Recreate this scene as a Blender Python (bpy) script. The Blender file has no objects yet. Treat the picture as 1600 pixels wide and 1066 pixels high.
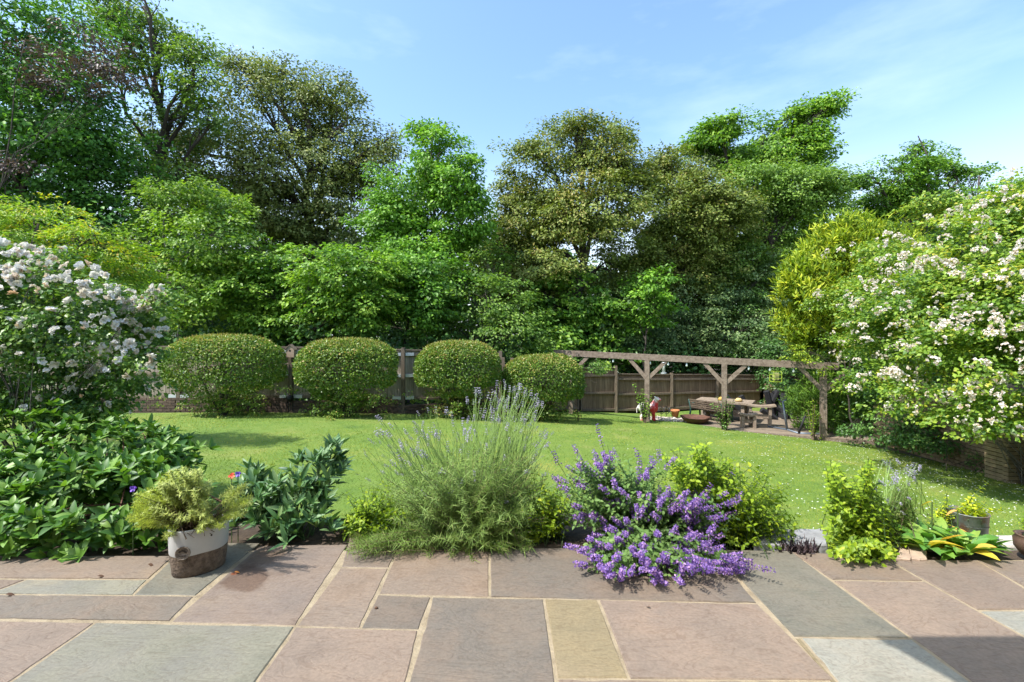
import bpy, math, random
import numpy as np
from mathutils import Vector, Matrix
sc = bpy.context.scene
R = math.radians
random.seed(7)
# ------------------------------------------------------------------ camera
FPX, HOR, CH = 730.0, 524.0, 1.45
cam = bpy.data.cameras.new('camera'); camo = bpy.data.objects.new('camera', cam)
sc.collection.objects.link(camo); sc.camera = camo
camo.location = (0, 0, CH); camo.rotation_euler = (R(90), 0, 0)
cam.sensor_width = 36; cam.lens = 36 * FPX / 1600; cam.shift_y = -9 / 1600
cam.clip_end = 3000; cam.clip_start = .05
# ------------------------------------------------------------------ sky and sun
SUN_EL = R(56); SUN_AZ = math.atan2(-.88, -.42)
w = bpy.data.worlds.new("World"); sc.world = w; w.use_nodes = True
nt = w.node_tree; nn = nt.nodes; ll = nt.links
sky = nn.new('ShaderNodeTexSky'); sky.sky_type = 'NISHITA'; sky.sun_disc = False
sky.sun_elevation = SUN_EL; sky.sun_rotation = SUN_AZ
sky.air_density = 1.15; sky.dust_density = 2.0; sky.ozone_density = 1.0; sky.altitude = 0
tc = nn.new('ShaderNodeTexCoord'); mp = nn.new('ShaderNodeMapping'); mp.inputs['Scale'].default_value = (1.6, 1.6, 5.5)
mp.inputs['Rotation'].default_value = (0, R(14), R(20))
ns = nn.new('ShaderNodeTexNoise'); ns.inputs['Scale'].default_value = 1.5; ns.inputs['Detail'].default_value = 7; ns.inputs['Roughness'].default_value = .58
cr = nn.new('ShaderNodeValToRGB'); cr.color_ramp.elements[0].position = .50; cr.color_ramp.elements[1].position = .80
cr.color_ramp.elements[0].color = (0, 0, 0, 1); cr.color_ramp.elements[1].color = (.22, .22, .22, 1)
mx = nn.new('ShaderNodeMixRGB'); mx.inputs[2].default_value = (6.0, 5.9, 5.8, 1)
ll.new(tc.outputs['Generated'], mp.inputs[0]); ll.new(mp.outputs[0], ns.inputs[0]); ll.new(ns.outputs[0], cr.inputs[0])
ll.new(cr.outputs[0], mx.inputs[0])
sz = nn.new('ShaderNodeSeparateXYZ'); ll.new(tc.outputs['Generated'], sz.inputs[0])
hz_ = nn.new('ShaderNodeMapRange'); hz_.inputs[1].default_value = .02; hz_.inputs[2].default_value = .44; hz_.inputs[3].default_value = .78; hz_.inputs[4].default_value = 0; hz_.interpolation_type = 'SMOOTHERSTEP'
ll.new(sz.outputs[2], hz_.inputs[0]); mh = nn.new('ShaderNodeMixRGB'); mh.inputs[2].default_value = (4.7, 4.35, 4.2, 1)
ll.new(hz_.outputs[0], mh.inputs[0]); ll.new(sky.outputs[0], mh.inputs[1]); ll.new(mh.outputs[0], mx.inputs[1]); tn = nn.new('ShaderNodeMixRGB'); tn.blend_type = 'MULTIPLY'; tn.inputs[0].default_value = 1; tn.inputs[2].default_value = (.82, .95, 1.03, 1)
ll.new(mx.outputs[0], tn.inputs[1]); ll.new(tn.outputs[0], nn['Background'].inputs[0])
nn['Background'].inputs[1].default_value = .15
sl = bpy.data.lights.new('sun', 'SUN'); sl.energy = 3.5; sl.angle = R(.5); sl.color = (1, .955, .88)
so = bpy.data.objects.new('sun', sl); sc.collection.objects.link(so)
sdir = Vector((math.sin(SUN_AZ) * math.cos(SUN_EL), math.cos(SUN_AZ) * math.cos(SUN_EL), math.sin(SUN_EL)))
so.rotation_euler = sdir.to_track_quat('Z', 'Y').to_euler(); so.location = (-20, 5, 30)
sc.view_settings.view_transform = 'Standard'; sc.view_settings.look = 'None'
sc.view_settings.gamma = 1; sc.view_settings.use_curve_mapping = False; sc.view_settings.exposure = 1.2
try:
    sc.cycles.max_bounces = 8; sc.cycles.diffuse_bounces = 4; sc.cycles.transmission_bounces = 4; sc.cycles.use_denoising = True
except Exception: pass

# ------------------------------------------------------------------ helpers
rng = np.random.default_rng(11)
C = sc.collection
def W(px, py, D): return ((px - 800) / FPX * D, D, CH - (py - HOR) / FPX * D)
def GP(px, py, z=0):
    D = (CH - z) * FPX / (py - HOR); return ((px - 800) / FPX * D, D, z)
def ground(x, y):
    x = np.asarray(x, float); y = np.asarray(y, float)
    g = -.2 - .055 * (y - 4) - .062 * 1.2 * np.logaddexp(0, (x + 3.7) / 1.2)
    g = np.maximum(g, -1.47)
    return g + .012 * np.sin(x * .9 + y * .4) * np.cos(y * .7)
def gz(x, y): return float(ground(x, y))

def mat(name, col, rough=.7, noise=None, bump=0, bscale=40, metal=0, spec=.5, ramp=None, nscale=6, detail=6, objvar=0, stretch=None, coat=0):
    """principled with noise driven ramp + bump; objvar = per-object brightness variation"""
    m = bpy.data.materials.new(name); m.use_nodes = True
    t = m.node_tree; b = t.nodes['Principled BSDF']
    b.inputs['Roughness'].default_value = rough; b.inputs['Metallic'].default_value = metal
    b.inputs['Specular IOR Level'].default_value = spec
    if coat: b.inputs['Coat Weight'].default_value = coat
    tcn = t.nodes.new('ShaderNodeTexCoord'); mpn = t.nodes.new('ShaderNodeMapping')
    if stretch: mpn.inputs['Scale'].default_value = stretch
    t.links.new(tcn.outputs['Object'], mpn.inputs[0])
    oi = t.nodes.new('ShaderNodeObjectInfo')
    ad = t.nodes.new('ShaderNodeVectorMath'); ad.operation = 'ADD'
    sc3 = t.nodes.new('ShaderNodeVectorMath'); sc3.operation = 'SCALE'; sc3.inputs['Scale'].default_value = 7.0 if objvar else 0.0
    cb = t.nodes.new('ShaderNodeCombineXYZ')
    for i in range(3): t.links.new(oi.outputs['Random'], cb.inputs[i])
    t.links.new(cb.outputs[0], sc3.inputs[0]); t.links.new(mpn.outputs[0], ad.inputs[0]); t.links.new(sc3.outputs[0], ad.inputs[1])
    src = None
    if ramp:
        nz = t.nodes.new('ShaderNodeTexNoise'); nz.inputs['Scale'].default_value = nscale; nz.inputs['Detail'].default_value = detail
        nz.inputs['Roughness'].default_value = .62
        t.links.new(ad.outputs[0], nz.inputs[0])
        r = t.nodes.new('ShaderNodeValToRGB'); els = r.color_ramp.elements
        while len(els) < len(ramp): els.new(.5)
        for i, c in enumerate(ramp):
            els[i].position = .3 + .4 * i / (len(ramp) - 1); els[i].color = (*c, 1)
        t.links.new(nz.outputs[0], r.inputs[0]); src = r.outputs[0]
    else:
        rgb = t.nodes.new('ShaderNodeRGB'); rgb.outputs[0].default_value = (*col, 1); src = rgb.outputs[0]
    if objvar:
        hs = t.nodes.new('ShaderNodeHueSaturation'); mr = t.nodes.new('ShaderNodeMapRange')
        mr.inputs[3].default_value = 1 - objvar; mr.inputs[4].default_value = 1 + objvar
        t.links.new(oi.outputs['Random'], mr.inputs[0]); t.links.new(mr.outputs[0], hs.inputs['Value']); t.links.new(src, hs.inputs['Color']); src = hs.outputs[0]
    t.links.new(src, b.inputs['Base Color'])
    if bump:
        n2 = t.nodes.new('ShaderNodeTexNoise'); n2.inputs['Scale'].default_value = bscale; n2.inputs['Detail'].default_value = 8
        t.links.new(ad.outputs[0], n2.inputs[0])
        bp = t.nodes.new('ShaderNodeBump'); bp.inputs['Strength'].default_value = bump; bp.inputs['Distance'].default_value = .01
        t.links.new(n2.outputs[0], bp.inputs['Height']); t.links.new(bp.outputs[0], b.inputs['Normal'])
    return m

def leafmat(name, cols, rough=.5, trans=.35, src='attr', spec=.35, tcol=(1.25, 1.35, .55)):
    m = bpy.data.materials.new(name); m.use_nodes = True
    t = m.node_tree; b = t.nodes['Principled BSDF']; out = t.nodes['Material Output']
    b.inputs['Roughness'].default_value = rough; b.inputs['Specular IOR Level'].default_value = spec
    if src == 'attr':
        a = t.nodes.new('ShaderNodeAttribute'); a.attribute_name = 'tint'; f = a.outputs['Fac']
    else:
        a = t.nodes.new('ShaderNodeObjectInfo'); f = a.outputs['Random']
    r = t.nodes.new('ShaderNodeValToRGB'); els = r.color_ramp.elements
    while len(els) < len(cols): els.new(.5)
    for i, c in enumerate(cols):
        els[i].position = i / (len(cols) - 1); els[i].color = (*[min(.85, v * (g_ if max(c) < .45 and c[1] >= c[2] * 1.3 else (1.58 if max(c) < .45 else 1))) for v, g_ in zip(c, (1.86, 1.70, 1.55))], 1)
    t.links.new(f, r.inputs[0]); t.links.new(r.outputs[0], b.inputs['Base Color'])
    tr = t.nodes.new('ShaderNodeBsdfTranslucent')
    mu = t.nodes.new('ShaderNodeMixRGB'); mu.blend_type = 'MULTIPLY'; mu.inputs[0].default_value = 1; mu.inputs[2].default_value = (*tcol, 1)
    t.links.new(r.outputs[0], mu.inputs[1]); t.links.new(mu.outputs[0], tr.inputs[0])
    ms = t.nodes.new('ShaderNodeMixShader'); ms.inputs[0].default_value = trans
    t.links.new(b.outputs[0], ms.inputs[1]); t.links.new(tr.outputs[0], ms.inputs[2]); t.links.new(ms.outputs[0], out.inputs[0])
    return m

def tag(o, label=None, cat=None, group=None, kind=None):
    if label: o['label'] = label
    if cat: o['category'] = cat
    if group: o['group'] = group
    if kind: o['kind'] = kind
    return o
def empty(name, loc, label, cat, group=None, rz=0):
    o = bpy.data.objects.new(name, None); C.objects.link(o); o.location = loc; o.rotation_euler = (0, 0, rz)
    return tag(o, label, cat, group)
def rootloc(p):
    v = Vector((0, 0, 0))
    while p is not None: v += p.location; p = p.parent
    return v
def link(name, me, parent=None, m=None, loc=None, kind=None):
    """mesh in world coordinates; child offset by its parent's base"""
    o = bpy.data.objects.new(name, me); C.objects.link(o)
    if m is not None and not me.materials: me.materials.append(m)
    if parent is not None:
        o.parent = parent; o.location = -rootloc(parent)
    if kind: o['kind'] = kind
    return o
def inst(name, me, parent, M):
    """shared mesh placed by world matrix M under parent (parents are unrotated)"""
    o = bpy.data.objects.new(name, me); C.objects.link(o)
    if parent is not None:
        o.parent = parent; M = Matrix.Translation(-rootloc(parent)) @ M
    o.matrix_local = M
    return o

class MB:
    def __init__(s): s.v = []; s.f = []
    def add(s, vs, fs):
        n = len(s.v); s.v += [tuple(v) for v in vs]; s.f += [tuple(i + n for i in f) for f in fs]
    def box(s, c, d, M=None):
        hx, hy, hz = d[0] / 2, d[1] / 2, d[2] / 2
        vs = [Vector((x, y, z)) for z in (-hz, hz) for y in (-hy, hy) for x in (-hx, hx)]
        if M is not None: vs = [M @ v for v in vs]
        s.add([v + Vector(c) for v in vs], [(0, 2, 3, 1), (4, 5, 7, 6), (0, 1, 5, 4), (2, 6, 7, 3), (0, 4, 6, 2), (1, 3, 7, 5)]); return s
    def bar(s, a, b, wd, ht, up=(0, 0, 1)):
        a = Vector(a); b = Vector(b); d = b - a; L = d.length; d.normalize()
        x = d.cross(Vector(up)); x.normalize(); z = x.cross(d)
        M = Matrix((x, d, z)).transposed()
        return s.box((a + b) / 2, (wd, L, ht), M)
    def tube(s, pts, rad, n=6, cap=True):
        pts = [Vector(p) for p in pts]; m = len(pts); vs = []; fs = []
        if not hasattr(rad, '__len__'): rad = [rad] * m
        pr = None
        for i, p in enumerate(pts):
            d = (pts[min(i + 1, m - 1)] - pts[max(i - 1, 0)])
            if d.length < 1e-9: d = Vector((0, 0, 1))
            d.normalize()
            if pr is None: pr = d.orthogonal().normalized()
            x = (pr - d * pr.dot(d))
            x = x.normalized() if x.length > 1e-6 else d.orthogonal().normalized()
            pr = x; y = d.cross(x)
            for k in range(n):
                a = 2 * math.pi * k / n; vs.append(p + (x * math.cos(a) + y * math.sin(a)) * rad[i])
        for i in range(m - 1):
            for k in range(n):
                a = i * n + k; b = i * n + (k + 1) % n; fs.append((a, b, b + n, a + n))
        if cap: fs.append(tuple(range(n))[::-1]); fs.append(tuple(range((m - 1) * n, m * n)))
        s.add(vs, fs); return s
    def lathe(s, prof, c, n=20, sx=1, sy=1, rz=0):
        m = len(prof); vs = []; fs = []
        for (r, z) in prof:
            for k in range(n):
                a = 2 * math.pi * k / n; x = r * math.cos(a) * sx; y = r * math.sin(a) * sy
                vs.append((c[0] + x * math.cos(rz) - y * math.sin(rz), c[1] + x * math.sin(rz) + y * math.cos(rz), c[2] + z))
        for i in range(m - 1):
            for k in range(n):
                a = i * n + k; b = i * n + (k + 1) % n; fs.append((a, b, b + n, a + n))
        s.add(vs, fs); return s
    def mesh(s, name='mesh', smooth=False):
        me = bpy.data.meshes.new(name); me.from_pydata(s.v, [], s.f); me.update()
        if smooth: me.polygons.foreach_set('use_smooth', [True] * len(me.polygons))
        return me
    def build(s, name, m, parent=None, smooth=False, kind=None):
        return link(name, s.mesh(name, smooth), parent, m, kind=kind)

def npmesh(name, V, F, tint=None, smooth=False):
    """V (n,3), F (m,k) all same size"""
    me = bpy.data.meshes.new(name); n = len(V); m, k = F.shape
    me.vertices.add(n); me.vertices.foreach_set('co', np.ascontiguousarray(V, np.float32).ravel())
    me.loops.add(m * k); me.loops.foreach_set('vertex_index', np.ascontiguousarray(F, np.int32).ravel())
    me.polygons.add(m); me.polygons.foreach_set('loop_start', np.arange(m, dtype=np.int32) * k)
    try: me.polygons.foreach_set('loop_total', np.full(m, k, np.int32))
    except Exception: pass
    me.update(calc_edges=True)
    if tint is not None:
        a = me.attributes.new('tint', 'FLOAT', 'FACE'); a.data.foreach_set('value', np.ascontiguousarray(tint, np.float32))
    if smooth: me.polygons.foreach_set('use_smooth', np.ones(m, bool))
    return me
def norm(a): return a / np.maximum(np.linalg.norm(a, axis=-1, keepdims=True), 1e-9)

# leaf templates: (length, width, normal) coordinates and triangles
SH = {
 'diamond': (np.array([(0, 0, 0), (.45, .5, .08), (1, 0, -.1), (.45, -.5, .08)]), np.array([(0, 2, 1), (0, 3, 2)])),
 'spray': (np.array([(0, 0, 0), (.35, .5, .05), (.55, .12, 0), (1, .25, -.1), (.9, -.3, -.1), (.5, -.5, .05)]), np.array([(0, 2, 1), (0, 3, 2), (0, 5, 2), (5, 4, 2)])),
 'blade': (np.array([(0, .5, 0), (0, -.5, 0), (1, 0, 0)]), np.array([(0, 1, 2)])),
 'leaf': (np.array([(0, 0, 0), (.28, .42, .07), (.65, .38, .04), (1, 0, -.16), (.65, -.38, .04), (.28, -.42, .07), (.3, 0, 0), (.66, 0, -.03)]),
          np.array([(0, 6, 1), (1, 6, 7), (1, 7, 2), (2, 7, 3), (0, 5, 6), (5, 7, 6), (5, 4, 7), (4, 3, 7)])),
 'petal': (np.array([(0, 0, 0), (.6, .55, .25), (1, .25, .2), (1, -.25, .2), (.6, -.55, .25)]), np.array([(0, 2, 1), (0, 3, 2), (0, 4, 3)])),
}
def leaves(P, N, T, L, Wd, shape='diamond'):
    """P,N,T (n,3); L,Wd (n,) -> V,F"""
    N = norm(N); T = norm(T - N * np.sum(T * N, 1, keepdims=True)); B = np.cross(N, T)
    tv, tf = SH[shape]; n = len(P); k = len(tv)
    L = np.broadcast_to(L, (n,)); Wd = np.broadcast_to(Wd, (n,))
    V = (P[:, None, :] + T[:, None, :] * (tv[None, :, 0, None] * L[:, None, None]) + B[:, None, :] * (tv[None, :, 1, None] * Wd[:, None, None])
         + N[:, None, :] * (tv[None, :, 2, None] * L[:, None, None]))
    F = (tf[None] + (np.arange(n) * k)[:, None, None]).reshape(-1, 3)
    return V.reshape(-1, 3), F, len(tf)
def leafobj(name, P, N, T, L, Wd, tint, m, parent, shape='diamond', kind=None):
    V, F, k = leaves(P, N, T, L, Wd, shape)
    me = npmesh(name, V, F, np.repeat(np.clip(tint, 0, 1), k), smooth=(shape == 'leaf'))
    return link(name, me, parent, m, kind=kind)
def snoise(p, s, seed=0):
    r = np.random.default_rng(seed + 991); out = np.zeros(len(p)); amp = 1; tot = 0
    for o in range(3):
        for _ in range(3):
            k = r.normal(size=3) * s * (2 ** o); out += amp * np.sin(p @ k + r.uniform(0, 6.28))
        tot += amp * 1.8; amp *= .6
    return out / tot
def sphere(n): return norm(rng.normal(size=(n, 3)))

# ------------------------------------------------------------------ ground, lawn, patio
m_soil = mat('soil', (.05, .035, .025), .95, ramp=[(.03, .02, .013), (.07, .048, .03)], nscale=14, bump=.8, bscale=30)
m_lawn = mat('lawn_turf', (.1, .2, .03), .9, ramp=[(.06, .12, .014), (.10, .17, .018), (.125, .185, .024), (.19, .21, .05)], nscale=.9, detail=12, bump=1.0, bscale=45)
xs = np.concatenate([np.linspace(-400, -16, 14), np.linspace(-14, 14, 100), np.linspace(16, 400, 14)])
ys = np.concatenate([np.linspace(3.9, 20, 80), np.linspace(22, 900, 24)])
XX, YY = np.meshgrid(xs, ys); ZZ = ground(XX, np.minimum(YY, 30)); ZZ = ZZ - np.clip(YY - 24, 0, 40) * .01
nx, ny = len(xs), len(ys); idx = np.arange(nx * ny).reshape(ny, nx)
Fq = np.stack([idx[:-1, :-1], idx[:-1, 1:], idx[1:, 1:], idx[1:, :-1]], -1).reshape(-1, 4)
lawn = link('lawn', npmesh('lawn', np.stack([XX, YY, ZZ], -1).reshape(-1, 3), Fq, smooth=True), None, m_lawn, kind='structure')
# bare woodland soil beyond the fence line
def fence_y(x): return np.interp(x, [-40, -4.3, -3.1, -.35, 2.4, 3.8, 6.05, 8.05, 10.1, 40], [13, 13, 13.4, 14.3, 16.8, 17.2, 17.8, 18.4, 19, 26])
xs2 = np.linspace(-60, 60, 60); ts = np.linspace(0, 1, 14)
X2 = np.repeat(xs2[None], 14, 0); Y2 = fence_y(X2) + .05 + ts[:, None] ** 1.5 * 60; Z2 = ground(X2, np.minimum(Y2, 30)) - np.clip(Y2 - 24, 0, 40) * .01 + .03
id2 = np.arange(14 * 60).reshape(14, 60)
link('woodland_ground', npmesh('woodland_ground', np.stack([X2, Y2, Z2], -1).reshape(-1, 3), np.stack([id2[:-1, :-1], id2[:-1, 1:], id2[1:, 1:], id2[1:, :-1]], -1).reshape(-1, 4), smooth=True), None, m_soil, kind='structure')
# flower bed soil strip along the patio
bed = MB(); nb = 60
for i in range(nb):
    x = -9 + 20 * i / (nb - 1)
    y1 = 4.15 + .08 * math.sin(x * 1.3) if x < 1.6 else 3.36
    y0 = 2.92
    for j in range(5):
        y = y0 + (y1 - y0) * j / 4; bed.v.append((x, y, (-.045 if j < 4 else min(-.045, gz(x, y) - .1)) + random.uniform(-.012, .02)))
for i in range(nb - 1):
    for j in range(4): a = i * 5 + j; bed.f.append((a, a + 5, a + 6, a + 1))
bed.build('flower_bed', m_soil, None, kind='structure')
# retaining ground below bed down to lawn on the right
rt = MB()
for i in range(nb):
    x = -9 + 20 * i / (nb - 1); y = 4.0 if x < 1.6 else 3.6
    rt.v += [(x, y - .3, -.05), (x, y + .15, min(-.1, gz(x, y))), (x, y + .6, gz(x, y + .6) - .01)]
for i in range(nb - 1):
    for j in range(2): a = i * 3 + j; rt.f.append((a, a + 3, a + 4, a + 1))
rt.build('bank', m_lawn, None, kind='structure')

patio = MB().box((0, .485, -.0445), (26, 5.07, .08)).box((-.2, 3.09, -.0445), (3.3, .14, .08)).build('patio', mat('mortar', (.4, .33, .22), .9, ramp=[(.18, .14, .088), (.255, .205, .135), (.30, .245, .165)], nscale=9, bump=.7, bscale=60), None, kind='structure')
def slabmat(name, cols, sc_=2.6):
    m = mat(name, cols[0], .72, ramp=cols, nscale=sc_, detail=9, bump=.0, objvar=.08)
    t = m.node_tree; b = t.nodes['Principled BSDF']
    tcn = [x for x in t.nodes if x.type == 'TEX_COORD'][0]; vec = [x for x in t.nodes if x.type == 'VECT_MATH' and x.operation == 'ADD'][0].outputs[0]
    # rippled riven veins: distorted wave plus fine grain and small dark pits
    mp_ = t.nodes.new('ShaderNodeMapping'); mp_.inputs['Scale'].default_value = (1.2, 3.4, 1); mp_.inputs['Rotation'].default_value = (0, 0, R(22))
    t.links.new(vec, mp_.inputs[0])
    n1 = t.nodes.new('ShaderNodeTexNoise'); n1.inputs['Scale'].default_value = 1.7; n1.inputs['Detail'].default_value = 9; n1.inputs['Distortion'].default_value = 2.4
    t.links.new(mp_.outputs[0], n1.inputs[0])
    n2 = t.nodes.new('ShaderNodeTexNoise'); n2.inputs['Scale'].default_value = 70; n2.inputs['Detail'].default_value = 6; t.links.new(vec, n2.inputs[0])
    mth = t.nodes.new('ShaderNodeMath'); mth.operation = 'PINGPONG'; mth.inputs[1].default_value = .06; t.links.new(n1.outputs[0], mth.inputs[0])
    ad2 = t.nodes.new('ShaderNodeMath'); ad2.operation = 'MULTIPLY_ADD'; ad2.inputs[1].default_value = .22; t.links.new(n2.outputs[0], ad2.inputs[0])
    ad3 = t.nodes.new('ShaderNodeMath'); ad3.operation = 'MULTIPLY_ADD'; ad3.inputs[1].default_value = 3.0; t.links.new(mth.outputs[0], ad3.inputs[0]); t.links.new(n1.outputs[0], ad3.inputs[2])
    t.links.new(ad3.outputs[0], ad2.inputs[2])
    bp = t.nodes.new('ShaderNodeBump'); bp.inputs['Strength'].default_value = .4; bp.inputs['Distance'].default_value = .010
    t.links.new(ad2.outputs[0], bp.inputs['Height']); t.links.new(bp.outputs[0], b.inputs['Normal'])
    # vein tint, grain
    base = b.inputs['Base Color'].links[0].from_socket
    vr = t.nodes.new('ShaderNodeValToRGB'); vr.color_ramp.elements[0].position = .0; vr.color_ramp.elements[0].color = (.72, .66, .62, 1)
    vr.color_ramp.elements[1].position = .018; vr.color_ramp.elements[1].color = (1, 1, 1, 1); t.links.new(mth.outputs[0], vr.inputs[0])
    mul = t.nodes.new('ShaderNodeMixRGB'); mul.blend_type = 'MULTIPLY'; mul.inputs[0].default_value = .65
    t.links.new(base, mul.inputs[1]); t.links.new(vr.outputs[0], mul.inputs[2])
    gr = t.nodes.new('ShaderNodeMapRange'); gr.inputs[1].default_value = .3; gr.inputs[2].default_value = .7; gr.inputs[3].default_value = .86; gr.inputs[4].default_value = 1.12
    t.links.new(n2.outputs[0], gr.inputs[0]); mul2 = t.nodes.new('ShaderNodeMixRGB'); mul2.blend_type = 'MULTIPLY'; mul2.inputs[0].default_value = 1
    t.links.new(mul.outputs[0], mul2.inputs[1]); t.links.new(gr.outputs[0], mul2.inputs[2]); 
    n4 = t.nodes.new('ShaderNodeTexNoise'); n4.inputs['Scale'].default_value = 2.2; n4.inputs['Detail'].default_value = 5; n4.inputs['Distortion'].default_value = .8; t.links.new(vec, n4.inputs[0])
    r4 = t.nodes.new('ShaderNodeValToRGB'); e4 = r4.color_ramp.elements; e4[0].position = .36; e4[0].color = (.86, .84, .82, 1); e4[1].position = .68; e4[1].color = (1.14, 1.06, .96, 1); x4 = e4.new(.52); x4.color = (1.05, 1.0, .95, 1); t.links.new(n4.outputs[0], r4.inputs[0])
    m4 = t.nodes.new('ShaderNodeMixRGB'); m4.blend_type = 'MULTIPLY'; m4.inputs[0].default_value = .6; t.links.new(mul2.outputs[0], m4.inputs[1]); t.links.new(r4.outputs[0], m4.inputs[2])
    n5 = t.nodes.new('ShaderNodeTexNoise'); n5.inputs['Scale'].default_value = 13; n5.inputs['Detail'].default_value = 3; n5.inputs['Roughness'].default_value = .8; t.links.new(vec, n5.inputs[0])
    r5 = t.nodes.new('ShaderNodeValToRGB'); e5 = r5.color_ramp.elements; e5[0].position = .26; e5[0].color = (.5, .45, .4, 1); e5[1].position = .33; e5[1].color = (1, 1, 1, 1); t.links.new(n5.outputs[0], r5.inputs[0])
    m5 = t.nodes.new('ShaderNodeMixRGB'); m5.blend_type = 'MULTIPLY'; m5.inputs[0].default_value = .55; t.links.new(m4.outputs[0], m5.inputs[1]); t.links.new(r5.outputs[0], m5.inputs[2])
    t.links.new(m5.outputs[0], b.inputs['Base Color'])
    return m
SM = {
 'pink': slabmat('pink_sandstone', [(0.142, 0.109, 0.086), (0.172, 0.135, 0.107), (0.187, 0.143, 0.111), (0.157, 0.129, 0.107)]),
 'rose': slabmat('rose_brown_sandstone', [(0.144, 0.106, 0.077), (0.172, 0.131, 0.099), (0.159, 0.127, 0.101), (0.189, 0.147, 0.109)]),
 'green': slabmat('grey_green_sandstone', [(0.138, 0.137, 0.104), (0.169, 0.165, 0.127), (0.163, 0.158, 0.131), (0.194, 0.176, 0.129)]),
 'grey': slabmat('blue_grey_sandstone', [(0.106, 0.104, 0.086), (0.131, 0.125, 0.099), (0.140, 0.129, 0.103), (0.117, 0.116, 0.093)]),
 'mix': slabmat('grey_brown_sandstone', [(0.117, 0.101, 0.082), (0.150, 0.119, 0.093), (0.125, 0.109, 0.091), (0.140, 0.114, 0.089)], 1.8),
 'buff': slabmat('buff_sandstone', [(0.170, 0.135, 0.077), (0.200, 0.163, 0.095), (0.186, 0.153, 0.091), (0.210, 0.170, 0.107)]),
 'pale': slabmat('pale_grey_sandstone', [(0.189, 0.186, 0.157), (0.232, 0.223, 0.188), (0.216, 0.217, 0.190), (0.242, 0.223, 0.178)]),
}
def brown_patch(m):   # darker brown patches with ragged edges and an orange rust mark on that stone
    t = m.node_tree; b = t.nodes['Principled BSDF']; base = b.inputs['Base Color'].links[0].from_socket
    g = t.nodes.new('ShaderNodeNewGeometry'); no = t.nodes.new('ShaderNodeTexNoise'); no.inputs['Scale'].default_value = 7; no.inputs['Detail'].default_value = 8
    t.links.new(g.outputs['Position'], no.inputs[0])
    def spot(x, y, r0, r1, col, src, dist=.5):
        c = t.nodes.new('ShaderNodeVectorMath'); c.operation = 'DISTANCE'; c.inputs[1].default_value = (x, y, 0)
        t.links.new(g.outputs['Position'], c.inputs[0])
        a = t.nodes.new('ShaderNodeMath'); a.operation = 'MULTIPLY_ADD'; a.inputs[1].default_value = dist; t.links.new(no.outputs[0], a.inputs[0]); t.links.new(c.outputs['Value'], a.inputs[2])
        mr = t.nodes.new('ShaderNodeMapRange'); mr.inputs[1].default_value = r0 + dist * .5; mr.inputs[2].default_value = r1 + dist * .5; mr.inputs[3].default_value = 1; mr.inputs[4].default_value = 0
        t.links.new(a.outputs[0], mr.inputs[0])
        mm = t.nodes.new('ShaderNodeMixRGB'); mm.blend_type = 'MULTIPLY'; t.links.new(mr.outputs[0], mm.inputs[0]); t.links.new(src, mm.inputs[1]); mm.inputs[2].default_value = (*col, 1)
        return mm.outputs[0]
    p = GP(388, 903); q = GP(366, 896); u = GP(412, 872)
    s = spot(p[0], p[1], .12, .17, (.62, .52, .46), base, .3); s = spot(u[0], u[1], .08, .16, (.75, .66, .58), s, .3); s = spot(q[0], q[1], .012, .022, (1.7, .75, .35), s, .03)
    t.links.new(s, b.inputs['Base Color'])
ms_ = slabmat('patched_rose_brown_sandstone', [(.145, .11, .086), (.175, .136, .108), (.165, .132, .11), (.19, .15, .116)]); brown_patch(ms_); SM['brown_patch'] = ms_

slab_defs = [
 ('pink', [(-300, 962), (150, 972), (-34, 1100), (-420, 1100)]),
 ('green', [(150, 972), (462, 978), (376, 1100), (-34, 1100)]),
 ('pink', [(462, 978), (655, 984), (628, 1100), (376, 1100)]),
 ('mix', [(675, 932), (850, 935), (875, 1100), (628, 1100)]),
 ('buff', [(850, 935), (935, 936), (983, 1061), (870, 1060)]),
 ('pink', [(935, 936), (1185, 943), (1308, 1064), (983, 1061)]),
 ('rose', [(870, 1060), (1308, 1064), (1345, 1100), (876, 1100)]),
 ('brown_patch', [(405, 852), (545, 850), (462, 978), (265, 972)]),
 ('rose', [(532, 886), (608, 887), (562, 982), (462, 978)]),
 ('rose', [(545, 840), (629, 845), (608, 887), (532, 886)]),
 ('mix', [(590, 928), (675, 932), (655, 984), (562, 982)]),
 ('rose', [(622, 856), (765, 856), (765, 933), (590, 928)]),
 ('mix', [(765, 856), (1112, 856), (1185, 943), (765, 933)]),
 ('grey', [(1112, 858), (1235, 860), (1425, 998), (1240, 995)]),
 ('pale', [(1250, 995), (1425, 998), (1566, 1100), (1338, 1100)]),
 ('buff', [(1240, 995), (1250, 995), (1338, 1100), (1325, 1100)]),
 ('rose', [(1235, 862), (1375, 868), (1445, 908), (1300, 906)]),
 ('pink', [(1300, 906), (1445, 908), (1790, 1100), (1566, 1100)]),
 ('pink', [(1385, 873), (1526, 875), (1660, 953), (1527, 953)]),
 ('pale', [(1527, 953), (1660, 953), (1915, 1100), (1790, 1100)]),
 ('rose', [(1526, 875), (1900, 880), (2300, 965), (1685, 965)]),
 ('pink', [(1685, 965), (2300, 965), (2700, 1100), (1915, 1100)]),
 ('green', [(42, 905), (232, 905), (207, 930), (-20, 928)]),
 ('rose', [(-300, 902), (42, 905), (-20, 928), (-330, 925)]),
 ('mix', [(-330, 925), (305, 931), (265, 971), (-370, 962)]),
 ('grey', [(297, 846), (409, 848), (305, 931), (207, 930)]),
 ('rose', [(-300, 868), (274, 868), (232, 905), (-300, 902)]),
]
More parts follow.
